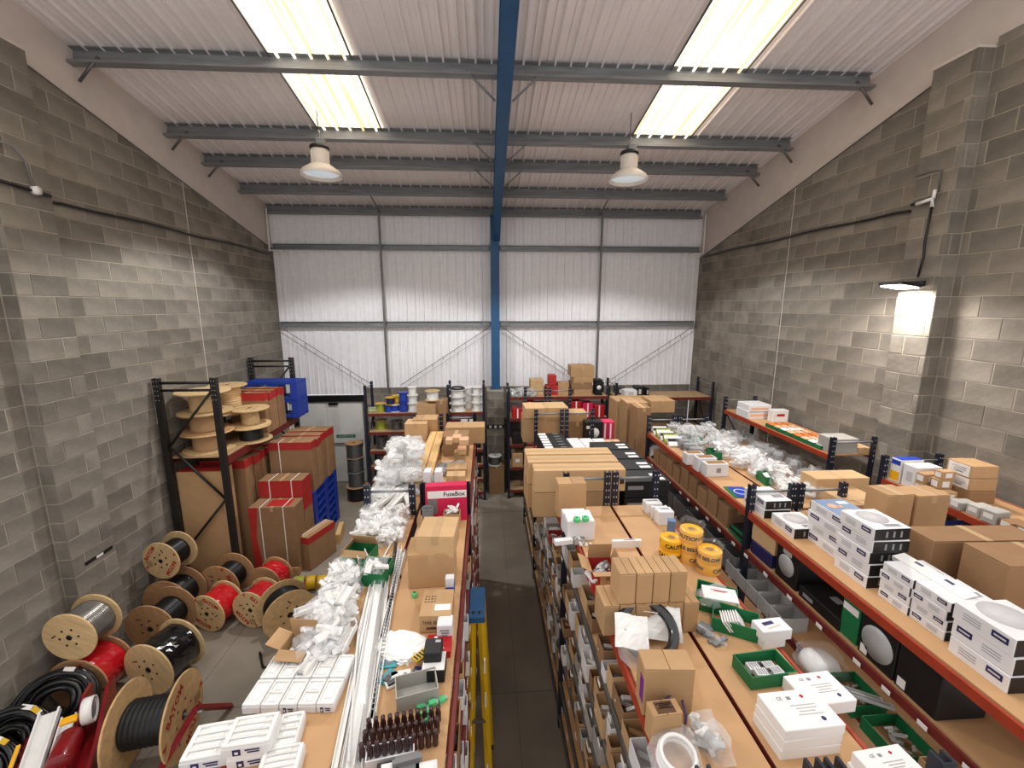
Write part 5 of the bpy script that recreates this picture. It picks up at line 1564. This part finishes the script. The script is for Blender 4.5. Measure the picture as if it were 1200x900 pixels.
# flat black boxes beside the long cartons
def black_box(label, c, s, rz=0.0, labels=1, group=None, disc=False):
    o, s_ = carton(label, c, s, rz, 'black_card', flaps=False, name='black_box', group=group)
    bxm('lid_edge', s[0] + .003, s[1] + .003, .012, 'black_card', o, (0, 0, s[2] - .014))
    for k in range(labels): decal(o, s, '+z', s[0] * .3, s[1] * (-.3 + .35 * k), min(.12, s[0] * .3), min(.06, s[1] * .25), 'white_card', 'white_label')
    if disc: ob('lamp_picture', lathe([(0, 0), (disc, 0), (disc, .001), (0, .001)], 28), 'white_card', o, (0, -s[1] / 2 - .0006, s[2] / 2), (R(90), 0, 0))
    return o, s
rowsB = [4.0, 4.33, 4.66, 4.99]
for k, yf in enumerate(rowsB):
    for lv in range(2):
        o, s_ = black_box(['nearest', 'second', 'third', 'farthest'][k] + [' lower', ' upper'][lv] + ' flat black box right of the long cartons', (1.62 - .02 * k, yf + .15, ZM + lv * .185), (.46, .30, .18), 0, 2 if lv else 0, 'flat black boxes')
        if k == 0: decal(o, s_, '-y', -.12, .02, .16, .04, 'ink_grey', 'brand_strip')
# row of black and white lamp boxes standing on edge
for k in range(10):
    yy = 4.72 + k * .115
    p0_, p1_ = U(655 - k * 1.6, 535, y=yy), U(686 - k * 2.2, 535, y=yy)
    o, s_ = carton(ORD[k] + ' from the camera of ten slim black boxes standing in a row', (.92 - .004 * k, yy + .05, ZM), (.36, .106, .32), 0, 'black_card', flaps=False, name='black_box', group='row of slim black boxes')
    decal(o, s_, '+z', -s_[0] * .32, 0, s_[0] * .30, s_[1] * .82, 'white_card', 'white_label')
    decal(o, s_, '+z', s_[0] * .22, s_[1] * .1, s_[0] * .22, s_[1] * .12, 'grey_light', 'print_line')
for k in range(3):
    carton(['left', 'middle', 'right'][k] + ' flat white carton behind the flat black boxes', (1.22 + .18 * k, 5.62 - .02 * k, ZM), (.17, .42, .25), R(3), 'white_box', flaps=False, group='flat white cartons')
carton('peach lidded carton behind the flat black boxes', (1.74, 5.55, ZM), (.2, .3, .26), 0, 'peach', flaps=True)
bag('clear bag with pink parts between the white and black boxes', (1.33, 5.18, ZM), (.12, .1, .22), 71, fill='magenta', nfill=4)
c_, s_ = carton('open brown tray carton in front of the flat white cartons', (1.20, 5.22, ZM), (.18, .22, .16), 0, 'card_light')
# far bay of the centre island
c_, s_ = CY('large open topped carton with a bent flap on the far centre island', 613, 664, 490, 524, 6.42, .4, z=ZM, m='card')
carton('long torn brown carton lying on top of the large one, far centre island', (c_.location.x + .02, c_.location.y, ZM + s_[2] + .002), (s_[0] * .98, .42, .16), R(2), 'card_light')
CY('small brown carton on the far centre island, right of the large cartons', 666, 688, 484, 493, 6.5, .3, z=ZM + .30, m='card')
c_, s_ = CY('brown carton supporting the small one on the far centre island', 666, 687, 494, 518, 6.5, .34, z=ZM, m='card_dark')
c_.scale = (1, 1, .298 / s_[2])
o, s_ = black_box('black box with a white disc picture and white labels, far centre island', (1.66, 6.42, ZM), (.28, .2, .34), 0, 0, disc=.08); decal(o, s_, '-y', -.08, .09, .09, .05, 'white_card', 'white_label')
o, s_ = carton('red boxed switch carton with white stripes on the far centre island', (1.92, 6.56, ZM), (.20, .2, .30), 0, 'pink_red', flaps=False)
for u in (-.05, .04): decal(o, s_, '-y', u, 0, .025, .25, 'white_card', 'white_stripe')
# ================================================================ right island
def WB(label, far, near, w, h, n, tops, z=ZT, group=None, rz=0.0, bands=None, blue=()):
    A_, B_ = at(*far, z), at(*near, z)
    L = max(abs(A_.y - B_.y), .2)
    x0 = (A_.x + B_.x) / 2
    for k in range(n):
        nm = label if n == 1 else (['lowest', 'second', 'third', 'fourth', 'fifth', 'sixth'][k] if k < n - 1 else 'topmost') + ' ' + label
        white_light_box(nm, (x0 + w / 2 + .004 * (k % 2), B_.y + L / 2 + .006 * (k % 3), z + k * h), (w, L, h - .002), group, top=tops if k == n - 1 else 'white', band=(.28 if (k + n) % 2 else -.28), rz=rz + .012 * ((k * 5) % 3 - 1))
WB('white lamp carton of the pair nearest the uprights', (869, 590), (897, 608), .25, .085, 2, 'white', group='white lamp cartons, pair')
WB('single white lamp carton with a picture lid beside the pair', (899, 612), (934, 632), .26, .095, 1, 'round')
WB('white lamp carton of the blue topped stack', (944, 630), (984, 659), .27, .085, 4, 'blue', group='white lamp cartons, blue topped stack')
WB('white lamp carton of the tallest stack', (977, 662), (1014, 690), .26, .088, 5, 'round', group='white lamp cartons, tallest stack')
WB('thin opened white carton of the left flapped stack', (1032, 698), (1060, 722), .27, .062, 4, 'white', group='white lamp cartons, left flapped stack')
WB('thin opened white carton of the right flapped stack', (1066, 722), (1104, 752), .27, .062, 4, 'white', group='white lamp cartons, right flapped stack')
WB('white lamp carton of the stack nearest the right edge', (1110, 762), (1180, 814), .30, .1, 3, 'round', group='white lamp cartons, near stack')
# raised card flaps of the two opened stacks
for nm, (px, py), L in (('left', (1047, 690), .24), ('right', (1083, 715), .26)):
    p = at(px, py, ZT + .2)
    o = thing('card_flap', 'loose white lid sheet overhanging the ' + nm + ' flapped stack', 'card', (at(px, py).x - .0, at(px, py + 22).y + .06, ZT + .252), rot=(0, R(-10), R(2)))
    bxm('sheet', .09, L, .004, 'white_card', o); bxm('fold', .004, L, .03, 'white_card', o, (-.043, 0, -.026)); bxm('printed_mark', .02, .05, .001, 'navy', o, (.02, 0, .0045))
# cartons on the right half
CZ('brown carton behind the white lamp cartons, next to the wall rack', 956, 1018, 561, 584, .22, m='card_light')
CZ('low brown carton lying behind the blue topped stack', 985, 1030, 586, 600, .30, m='card_light')
CZ('second low brown carton overlapping the first behind the lamp cartons', 1000, 1030, 592, 606, .22, m='card')
x, y, zb, w, h = rect(1040, 1072, 578, 612, z=ZT)
carton('flat brown carton under the two square cartons', (3.18, at(1070, 630).y + .1, ZT), (.38, .24, .06), 0, 'card')
yq = at(1070, 630).y + .0
for lab, xl, xr, yt, yb in (('left square brown carton of the pair in front of the wall rack', 1037, 1069, 580, 622), ('right square brown carton of the pair in front of the wall rack', 1072, 1111, 581, 622)):
    x, y, zb, w, h = rect(xl, xr, yt, yb, z=ZT + .062, Y=yq + .01)
    carton(lab, (x, yq + .11, ZT + .062), (w, .20, h), R(2), 'card')
c_, s_ = CZ('large worn brown carton with flaps on the right island', 1092, 1215, 634, 690, .20, rz=-2, m='card_dark')
c_, s_ = CZ('large worn brown carton nearest the right edge', 1180, 1300, 664, 735, .26, rz=-3, m='card_dark')
# far part of the right island
def grid_pts(x0, x1, y0, y1, nx, ny, z, jz, seed):
    rnd = random.Random(seed)
    cols = {2: ['left', 'right'], 3: ['left', 'middle', 'right'], 4: ['left', 'mid left', 'mid right', 'right']}[nx]
    return [(x0 + (x1 - x0) * (i + .5 + rnd.uniform(-.3, .3)) / nx, y0 + (y1 - y0) * (j + .5 + rnd.uniform(-.3, .3)) / ny, z + rnd.uniform(0, jz), ORD[j] + ' from front, ' + cols[i]) for i in range(nx) for j in range(ny)]
heap('clear bag of grey fittings on the far right island', 'bags on the far right island, back', grid_pts(2.72, 3.36, 5.25, 6.1, 4, 4, ZT, .06, 41), (.21, .19, .15), 41, fill='grey_light', nfill=5)
heap('clear bag of mixed fittings on the right island', 'bags on the far right island, middle', grid_pts(2.95, 3.36, 4.35, 5.25, 3, 5, ZT, .05, 42), (.19, .18, .13), 42, fill='white_box', nfill=6)
heap('clear bag of white rings on the right island', 'bags on the far right island, front', grid_pts(3.0, 3.36, 3.75, 4.3, 2, 3, ZT, .03, 43), (.18, .17, .12), 43, fill='white_plastic', nfill=6)
heap('clear boxed grey pack under the wall rack top', 'clear packs on the wall rack', grid_pts(4.42, 4.72, 5.1, 7.3, 2, 9, 2.0, .03, 44), (.2, .2, .16), 44, fill='grey_light', nfill=5, film_='grey_film')
for k in range(4):
    c_, s_ = carton(['nearest', 'second', 'third', 'farthest'][k] + ' grey tin shaped pack in the short row beside the lime packs', (2.66, 5.05 + k * .16, ZT), (.16, .13, .09), R(-5), 'grey_plastic', flaps=False, name='grey_pack', cat='packet', group='grey packs')
    bxm('clear_lid', .14, .11, .03, 'clear_film', c_, (0, 0, .09))
for k, (x_, y_, s) in enumerate([(2.86, 5.0, (.12, .2, .10)), (2.88, 5.55, (.14, .2, .11)), (3.02, 4.22, (.10, .2, .10)), (3.06, 3.42, (.2, .16, .12))]):
    open_box(['green open box beside the grey packs', 'green open box among the grey bags', 'green open box by the white rings', 'green open box in front of the uprights beside the lamp cartons'][k], (x_, y_, ZT), s, R(-6), 'green')
for k in range(5):
    c_, s_ = carton(['farthest', 'second', 'third', 'fourth', 'nearest'][k] + ' lime and white pack in the leaning row on the far right island', (2.57, 5.95 - k * .13, ZT), (.20, .06, .15), R(-4), 'lime' if k % 2 else 'white_card', flaps=False, tilt=(R(-50), 0, R(-4)), name='lime_pack', cat='packet', group='lime packs')
    decal(c_, s_, '-y', 0, .02, .2, .05, 'white_card' if k % 2 else 'black_card', 'print_band')
for k, (xl, xr, yt, yb) in enumerate([(805, 825, 532, 545), (818, 840, 537, 553), (828, 854, 544, 559)]):
    c_, s_ = CZ(['farthest', 'middle', 'nearest'][k] + ' of three low grey white cartons on the bare board', xl, xr, yt, yb, .12, m='white_box', flaps=False, group='three low white cartons')
    bxm('recess', s_[0] * .8, s_[1] * .7, .002, 'card_inside', c_, (0, 0, s_[2] + .0005)); decal(c_, s_, '-y', s_[0] * .05, 0, s_[0] * .2, s_[2] * .35, 'ink_grey', 'logo_mark')
p = at(866, 583)
bs = thing('sign_panel', 'blue mandatory sign panel with a white ring in a green frame', 'sign', (2.58, 3.98, ZT + .004), R(-6))
bxm('panel', .20, .26, .008, 'green', bs); bxm('blue_face', .16, .25, .002, 'blue', bs, (.015, 0, .008))
ob('white_ring', lathe([(.055, 0), (.065, 0), (.065, .001), (.055, .001), (.055, 0)], 32), 'white_card', bs, (.015, 0, .0102))
ob('lime_strip', bx(.04, .25, .002), 'lime', bs, (.12, 0, .0))
# tall flat cartons at the far end
for k, (xl, xr, yt, yb, Y, dep, m) in enumerate([(722, 764, 470, 503, 7.6, .5, 'card'), (734, 758, 472, 514, 7.05, .4, 'card'), (746, 762, 478, 522, 6.55, .35, 'card_dark'), (762, 790, 470, 512, 7.3, .5, 'card')]):
    x, y, zb, w, h = rect(xl, xr, yt, yb, Y=Y)
    zt_ = zb + h
    z0_ = 0 if k < 3 else ZT
    c_, s_ = carton(['broad', 'middle tall', 'nearest tall', 'right long'][k] + ' brown carton at the far end of the right island', (x, Y + dep / 2, z0_), (w, dep, zt_ - z0_), R(0), m)
# second shelf of the right island (z 2.12)
Z2 = 2.12
for k in range(9):
    yy = 3.95 + k * .225
    hgt = [.22, .26, .2, .24, .27, .2, .22, .2, .18][k]
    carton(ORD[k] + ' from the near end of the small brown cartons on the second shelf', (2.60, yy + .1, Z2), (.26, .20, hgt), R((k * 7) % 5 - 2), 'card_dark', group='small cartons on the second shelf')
bag('dark plastic bag at the far end of the second shelf', (2.58, 6.02, Z2), (.25, .2, .2), 81, fill='black', nfill=4, film_='grey_film')
for k in range(4):
    c_, s_ = carton(['lowest', 'second', 'third', 'topmost'][k] + ' green packet in the fanned pile on the second shelf', (2.56 + .01 * k, 3.80 - .02 * k, Z2 + k * .028), (.2, .26, .026), R(4 * k - 6), 'green' if k % 2 == 0 else 'black_card', flaps=False, name='green_packet', cat='packet', group='green packets')
    decal(c_, s_, '+z', 0, 0, .1, .1, 'grey_light', 'label')
c_, s_ = carton('brown carton over a blue one under the pair of lamp cartons', (2.60, 3.40, Z2 + .13), (.26, .30, .16), R(3), 'card_light')
c_, s_ = carton('dark blue carton under the brown one on the second shelf', (2.60, 3.40, Z2), (.27, .28, .128), R(2), 'navy', flaps=False)
for k, (yy, h, lab, dsc) in enumerate([(3.08, .34, 'black lamp carton with a pale oval picture next to the brown carton', .09), (2.72, .09, 'flat black carton lying on the second shelf', 0), (2.24, .33, 'black lamp carton with a large round lamp picture on the second shelf', .11), (1.98, .33, 'plain black lamp carton right of the round lamp picture', 0)]):
    o, s_ = black_box(lab, (2.62, yy, Z2), (.30, .40 if k == 1 else .25, h), 0, 0)
    if dsc: ob('lamp_picture', lathe([(0, 0), (dsc, 0), (dsc, .001), (0, .001)], 28), 'grey_light', o, (-.151, 0, h * .45), (0, R(-90), 0))
    if k == 0: decal(o, s_, '-x', 0, .1, .1, .045, 'grey_light', 'brand_label')
    if k >= 2: decal(o, s_, '-x', -.08, -h * .36, .05, .06, 'white_card', 'barcode_label')
    if k == 1: decal(o, s_, '+z', 0, 0, .06, .08, 'ink_grey', 'brand_label'); decal(o, s_, '-x', -.1, 0, .1, .03, 'ink_grey', 'brand_label')
c_, s_ = carton('green lamp carton lying on the black cartons', (2.56, 2.46, Z2 + .0), (.16, .14, .30), 0, 'green', flaps=False)
decal(c_, s_, '-x', 0, .08, .12, .05, 'white_card', 'white_label'); decal(c_, s_, '+z', 0, 0, .08, .1, 'white_card', 'white_label')
# third shelf (z 1.75): grey bins, clear dome, green trays
Z3 = 1.75
for k in range(5):
    yy = 2.72 + k * .17
    open_box(ORD[k] + ' from the near end of the clear grey bins on the third shelf', (2.50, yy + .3, Z3), (.22, .16, .13), 0, 'grey_light', name='plastic_bin', cat='bin', group='grey bins on the third shelf')
dm_ = thing('bagged_dome', 'clear bagged white dome diffuser on the third shelf', 'diffuser', (2.46, 2.62, Z3))
ob('dome', lathe([(.13, 0), (.135, .01), (.12, .05), (.08, .085), (0, .1)], 28), 'white_plastic', dm_); ob('film', lumpy(.32, .34, .14, 91, n=3), 'clear_wrap', dm_)
for k, yy in enumerate((2.34, 2.02)):
    o = open_box(['farther', 'nearer'][k] + ' green open tray of clips on the third shelf', (2.47, yy, Z3), (.24, .26, .09), 0, 'green')
    add = bmesh.new(); add_lump_pieces(add, 14, .2, .22, .12, random.Random(40 + k), lo=.12, hi=.35); ob('clips', add, 'grey_light', o, kind='stuff')
for k in range(2):
    white_bit(['left', 'right'][k] + ' pale grey strip lying over the nearer green tray', 1010 + 12 * k, 815 + 8 * k, Z3 + .13, (.03, .22, .02), 60, m='grey_light')
c_ = open_box('white and brown open carton at the near end of the third shelf', (2.50, 1.74, Z3), (.2, .2, .16), 0, 'card', flaps=(('+x', .06, 10),), fm='white_card')
for k in range(6):
    yy = 3.85 + k * .36
    open_box(ORD[k] + ' from the near end of the clear crates on the far third shelf', (2.56, yy, Z3), (.28, .3, .2), 0, 'grey_plastic', name='plastic_bin', cat='bin', group='crates on the far third shelf')

# ================================================================ wall rack
for k, (xl, xr, yt, yb, m) in enumerate([(868, 894, 479, 488, 'white_box'), (862, 888, 473, 480, 'white_box')]):
    c_, s_ = CZ(['lower', 'upper'][k] + ' white printed carton of the flat stack on the far wall rack', 866, 893, 480, 489, .35, z=ZT + k * .115, m=m, flaps=False)
    c_.location = (4.62, 6.95, ZT + k * .115); c_.scale = (1, 1, 1)
    bar_text(c_, s_, '-y', 0, 0, s_[0] * .8, s_[2] * .3, 1, 'peach')
c_, s_ = CZ('small white carton with red print at the back of the far wall rack', 906, 924, 481, 495, .14, m='white_box', flaps=False)
bar_text(c_, s_, '-y', 0, s_[2] * .1, s_[0] * .5, s_[2] * .2, 1, 'red')
for k in range(8):
    yy = 6.28 - k * .145
    lab = ['orange', 'peach', 'white', 'peach', 'orange', 'peach', 'white', 'white'][k]
    o = open_box(ORD[k] + ' from the far end of the green trays of ' + lab + ' packs on the wall rack', (4.62, yy, ZT), (.36, .135, .055), 0, 'green', group='green trays on the wall rack')
    for q in range(3): bxm('pack', .085, .10, .05, {'orange': 'orange', 'peach': 'peach', 'white': 'white_card'}[lab], o, (-.115 + q * .115, 0, .012), (.1, .1 * (q - 1), .1))
c_, s_ = carton('clear wrapped grey carton pair at the near end of the far wall rack', (4.64, 5.17, ZT), (.34, .26, .20), 0, 'grey_card', flaps=False)
ob('wrap', bx(.352, .272, .206, .006), 'clear_wrap', c_)
carton('small brown carton inside the end frame of the far wall rack', (4.90, 5.13, ZT), (.16, .2, .08), 0, 'card_light')
carton('brown carton on the lower shelf at the near end of the far wall rack', (4.62, 5.12, 1.4), (.3, .12, .5), 0, 'card')
# near bay
c_, s_ = carton('white blue and yellow carton at the far end of the near wall rack', (4.58, 4.17, ZT), (.26, .12, .26), R(0), 'white_box', flaps=False)
decal(c_, s_, '+z', 0, 0, .25, .11, 'blue', 'blue_top'); decal(c_, s_, '-x', 0, -.06, .10, .1, 'tape_yellow', 'yellow_print'); decal(c_, s_, '-x', 0, .09, .1, .05, 'blue', 'blue_print')
c_, s_ = carton('plain white carton beside the blue and yellow one', (4.60, 4.02, ZT), (.28, .15, .24), R(0), 'white_box', flaps=False)
decal(c_, s_, '-x', 0, 0, .06, .1, 'ink_faint', 'picture')
for k, (xx, yy, zz, s) in enumerate([(4.52, 3.88, 0, (.18, .09, .11)), (4.52, 3.88, .112, (.18, .09, .1)), (4.52, 3.77, 0, (.18, .10, .1)), (4.54, 3.77, .102, (.14, .09, .1)), (4.56, 3.77, .203, (.14, .08, .08)), (4.50, 3.67, 0, (.14, .08, .11))]):
    c_, s_ = carton(['lower back', 'upper back', 'lower middle', 'upper middle', 'topmost', 'front'][k] + ' of the small labelled cartons on the near wall rack', (xx, yy, ZT + zz), s, R(3 * (k % 3) - 3), 'card', flaps=False, group='small labelled cartons')
    decal(c_, s_, '-x', 0, 0, s[1] * .7, s[2] * .6, 'white_card', 'white_label'); decal(c_, s_, '-y', 0, 0, s[0] * .5, s[2] * .6, 'white_card', 'white_label')
for k in range(3):
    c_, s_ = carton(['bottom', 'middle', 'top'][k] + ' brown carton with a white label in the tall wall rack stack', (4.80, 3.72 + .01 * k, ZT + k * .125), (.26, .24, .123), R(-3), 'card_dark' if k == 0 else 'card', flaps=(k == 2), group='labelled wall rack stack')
    if k: decal(c_, s_, '-x', .0, 0, .2, .11, 'white_card', 'white_label'); bar_text(c_, s_, '-x', 0, .02, .14, .012, 3, 'ink_grey') 
for k in range(8):
    yy = 3.52 - k * .13
    c_, s_ = carton(ORD[k] + ' from the far end of the small grey labelled cartons along the orange beam', (4.50 + .02 * (k % 2), yy, ZT), (.16, .11, .08 + .02 * (k % 3)), R(5 * (k % 3) - 5), 'grey_card' if k < 3 else 'card_dark', flaps=False, group='small cartons along the wall rack beam')
    decal(c_, s_, '-x', 0, .01, .07, .045, 'white_card', 'white_label')
open_box('open brown carton with a raised flap on the near wall rack', (4.72, 2.95, ZT), (.2, .2, .1), R(8), 'card_dark', flaps=(('+y', .1, -20), ('+x', .1, 20)))
for k in range(5):
    carton(ORD[k] + ' carton on the dark shelf under the near wall rack top', (4.66, 3.9 - k * .32, 2.08), (.3, .24, .2), R(2), ['card_dark', 'blue', 'card', 'navy', 'card_dark'][k], flaps=False, group='cartons on the dark wall rack shelf')
# ================================================================ racks along the back wall
def sp(label, px, py, Y, z, Rr, h, fl, wi, grp):
    x = U(px, py, y=Y).x
    return spool(label, (x, Y, z), Rr, h, fl, wi, group=grp)
ZH = 2.08
BR_ = 'spools on the back rack top shelf'
sp('yellow green wire spool, leftmost on the back rack top', 446, 475, 9.45, ZH, .12, .18, 'yellow', 'lime', BR_)
bag('lime coloured bag of wire at the left end of the back rack top', (U(436, 478, y=9.4).x, 9.4, ZH), (.26, .2, .12), 95, fill='lime', nfill=4)
for k, (px, zz, wi, fl) in enumerate([(456, 0, 'blue', 'blue'), (463, 0, 'blue', 'white_plastic'), (458, .16, 'navy', 'yellow'), (466, .18, 'yellow', 'yellow')]):
    sp(['left blue', 'right blue', 'navy yellow topped', 'yellow'][k] + ' wire spool in the low group on the back rack top', px, 478, 9.42 + .1 * (k == 3), ZH + zz, .12, .16, fl, wi, BR_)
for k in range(2): sp(['lower', 'upper'][k] + ' tall blue wire spool next to the white spools', 473, 475, 9.42, ZH + k * .22, .115, .215, 'blue', 'blue', BR_)
for k in range(3): sp(['bottom', 'middle', 'top'][k] + ' white wire spool of the stack beside the blue spools', 484, 475, 9.42, ZH + k * .185, .125 - .01 * (k == 2), .18, 'white_plastic', 'white_plastic', BR_)
for k in range(3):
    sp(['bottom', 'middle', 'top'][k] + ' white spool of the stack left of the black topped upright', 536, 470, 9.42, ZH + k * .165, .19, .16, 'white_plastic' , 'white_plastic', 'white spools on the right bay')
    sp(['bottom', 'middle', 'top'][k] + ' white spool of the stack behind the black topped one', 549, 470, 9.62, ZH + k * .165, .14, .16, 'white_plastic', 'white_plastic', 'white spools on the right bay')
    sp(['bottom', 'middle', 'top'][k] + ' white spool of the stack nearest the block pier', 560, 470, 9.42, ZH + k * .18, .14, .175, 'white_plastic', 'white_plastic', 'white spools on the right bay')
o = thing('black_hose', 'ring of black hose on top of the white spools', 'hose', (U(536, 455, y=9.42).x, 9.42, ZH + .5))
ob('turn', tube([(math.cos(a) * .15, math.sin(a) * .15, .01) for a in [q * math.pi / 12 for q in range(24)]], .022, 8, closed=True), 'black', o)
ob('tie', bx(.02, .05, .05), 'white_plastic', o, (.15, 0, -.012))
# lower shelves: grey wire reels
for li, z_ in enumerate((1.66, 1.22, .86, .52)):
    for k in range(4):
        xx = -2.40 + k * .36
        spool(['left', 'second', 'third', 'right'][k] + ' dark wire reel on the ' + ['second', 'third', 'fourth', 'fifth'][li] + ' shelf down of the back rack', (xx, 9.45, z_), .15, [.22, .26, .22, .2][li] - .03 * (k % 2), 'ply' if (k == 0 and li == 0) or (k + li) % 3 == 0 else 'grey_plastic', 'wire_grey' if k else ('lime' if li == 0 else 'wire_grey'), group='reels on the back rack, shelf ' + str(li + 2))
# wire reels standing on the floor by the door
px_ = U(417, 560, z=0)
for k in range(4):
    spool(['bottom wide wooden', 'second', 'third', 'top'][k] + ' reel of the floor stack of grey wire by the fire door', (-3.02, 9.45, [0, .34, .68, 1.02][k]), .24 if k == 0 else .19, .335, 'ply_dark' if k in (0, 3) else 'grey_plastic', 'wire_grey' if k else 'black', group='floor stack of wire reels', rcf=.9)
# big cartons on and before the rack
for lab, xl, xr, yt, yb, Y, dep, z_, m in [
    ('large brown carton standing in front of the back rack', 489, 511, 474, 520, 8.7, .35, 0, 'card'),
    ('brown carton with a dark opening right of the large one', 511, 524, 470, 520, 8.78, .35, 0, 'card_dark')]:
    CY(lab, xl, xr, yt, yb, Y, dep, z=z_, m=m)
sp('white spool standing on the large brown carton', 507, 468, 8.9, U(500, 471, y=8.7).z, .16, .2, 'ply', 'white_plastic', None)
for k, px in enumerate((544, 554)):
    c_, s_ = CY(['left', 'right'][k] + ' pink and white carton on the right bay of the back rack', px - 4, px + 4, 491, 500, 9.25, .2, z=1.66, m='white_box', flaps=False); decal(c_, s_, '+z', 0, 0, s_[0] * .98, s_[1], 'pink_red', 'pink_top')
CY('pink flat carton on the right bay of the back rack', 523, 537, 496, 501, 9.25, .3, z=1.66, m='pink_red', flaps=False)
for k in range(3):
    CY(['left', 'middle', 'right'][k] + ' dark carton on the lower right bay of the back rack', 538 + k * 9, 546 + k * 9, 525, 560, 9.3, .3, z=.52, m='black_card', flaps=False)
# pier base items
CY('brown carton standing on the floor in front of the block pier', 573, 591, 546, 571, 9.5, .28, z=0, m='card_dark')
sp('dark wire spool on the carton in front of the pier', 580, 540, 9.62, U(580, 546, y=9.5).z + .0, .16, .22, 'white_plastic', 'wire_grey', None)
o = thing('pier_socket_strip', 'black and white socket strip across the block pier', 'sign', (.19, 9.83, 1.52)); bxm('plate', .4, .02, .09, 'black', o)
for k in (-1, 0, 1): bxm('white_plate', .06, .004, .06, 'white_card', o, (k * .12, -.012, .015))
# right back rack
ZI = 2.40
for k in range(4): bag(['left', 'second', 'third', 'right'][k] + ' silver foil bag of tubes on the right back rack', (U(601 + k * 7, 462, y=9.45).x, 9.42, ZI), (.17, .4, .16), 200 + k, fill='grey_light', nfill=4, rz=.2, film_='grey_film', group='foil bags')
CY('yellowish wrapped bundle carton on the right back rack', 622, 637, 446, 463, 9.4, .4, z=ZI, m='card_light')
for k, (xl, xr, yt, zz) in enumerate([(640, 647, 452, 0), (647, 654, 452, 0), (643, 652, 440, .232)]):
    CY(['left', 'right', 'top'][k] + ' red carton of the small red stack on the right back rack', xl, xr, yt, 464, 9.4, .25, z=ZI + zz, m='red_card', flaps=False, group='small red stack')
CY('brown carton with a red top beside the red stack', 654, 667, 449, 464, 9.4, .3, z=ZI, m='card')
zz = ZI
for k, (h, xl, xr) in enumerate([(.14, 673, 694), (.15, 670, 694), (.13, 672, 695), (.25, 669, 696)]):
    c_, s_ = CY(['bottom', 'second', 'third', 'topmost tall'][k] + ' brown carton of the stack on the right back rack', xl, xr, 440, 460, 9.35, .42, z=zz, m='card' if k != 1 else 'card_dark')
    c_.scale = (1, 1, h / s_[2]); zz += h
o, s_ = black_box('black box with a round white picture at the right end of the back rack', (U(701, 455, y=9.4).x, 9.45, ZI), (.16, .25, .36), 0, 0, disc=.05)
for li, (z_, ms) in enumerate(((1.91, ['red', 'pink_red', 'black_card', 'red', 'white_box', 'red', 'pink_red', 'red']), (1.30, ['black_card', 'card_dark', 'pink_red', 'card', 'black_card', 'card_dark', 'red', 'pink_red']), (.75, ['card', 'white_box', 'card_dark', 'card', 'grey_card', 'card', 'card_dark', 'white_box']))):
    for k, m_ in enumerate(ms):
        xx = .68 + k * .265
        c_, s_ = carton(ORD[k] + ' from the left of the cartons on the ' + ['second', 'third', 'fourth'][li] + ' shelf of the right back rack', (xx, 9.45, z_), (.24, .35, .22 + .05 * ((k * 3 + li) % 4)), 0, m_, flaps=False, group='cartons on the right back rack, shelf ' + str(li + 2))
        if m_ in ('red', 'pink_red'): decal(c_, s_, '-y', 0, 0, .03, s_[2], 'white_card', 'white_stripe')
        elif m_ in ('white_box', 'card'): decal(c_, s_, '-y', 0, 0, .1, .08, 'white_card' if m_ == 'card' else 'ink_grey', 'label')
# far right back rack
for k, (px, w_, h_, m_, lab) in enumerate([(737, .5, .14, 'white_box', 'flat white carton on the far right back rack'), (729, .3, .16, 'black_card', 'black carton left of the flat white one, far right back rack'), (747, .24, .22, 'black_card', 'black carton with white prints on the far right back rack'), (756, .12, .2, 'black_card', 'narrow black carton on the far right back rack')]):
    x_ = U(px, 462, y=9.4).x
    c_, s_ = carton(lab, (x_, 9.4 + .25 * (k == 1), 2.38), (w_ * .6, .3, h_), 0, m_, flaps=False)
    decal(c_, s_, '-y', 0, 0, s_[0] * .4, s_[2] * .5, 'ink_faint', 'print')
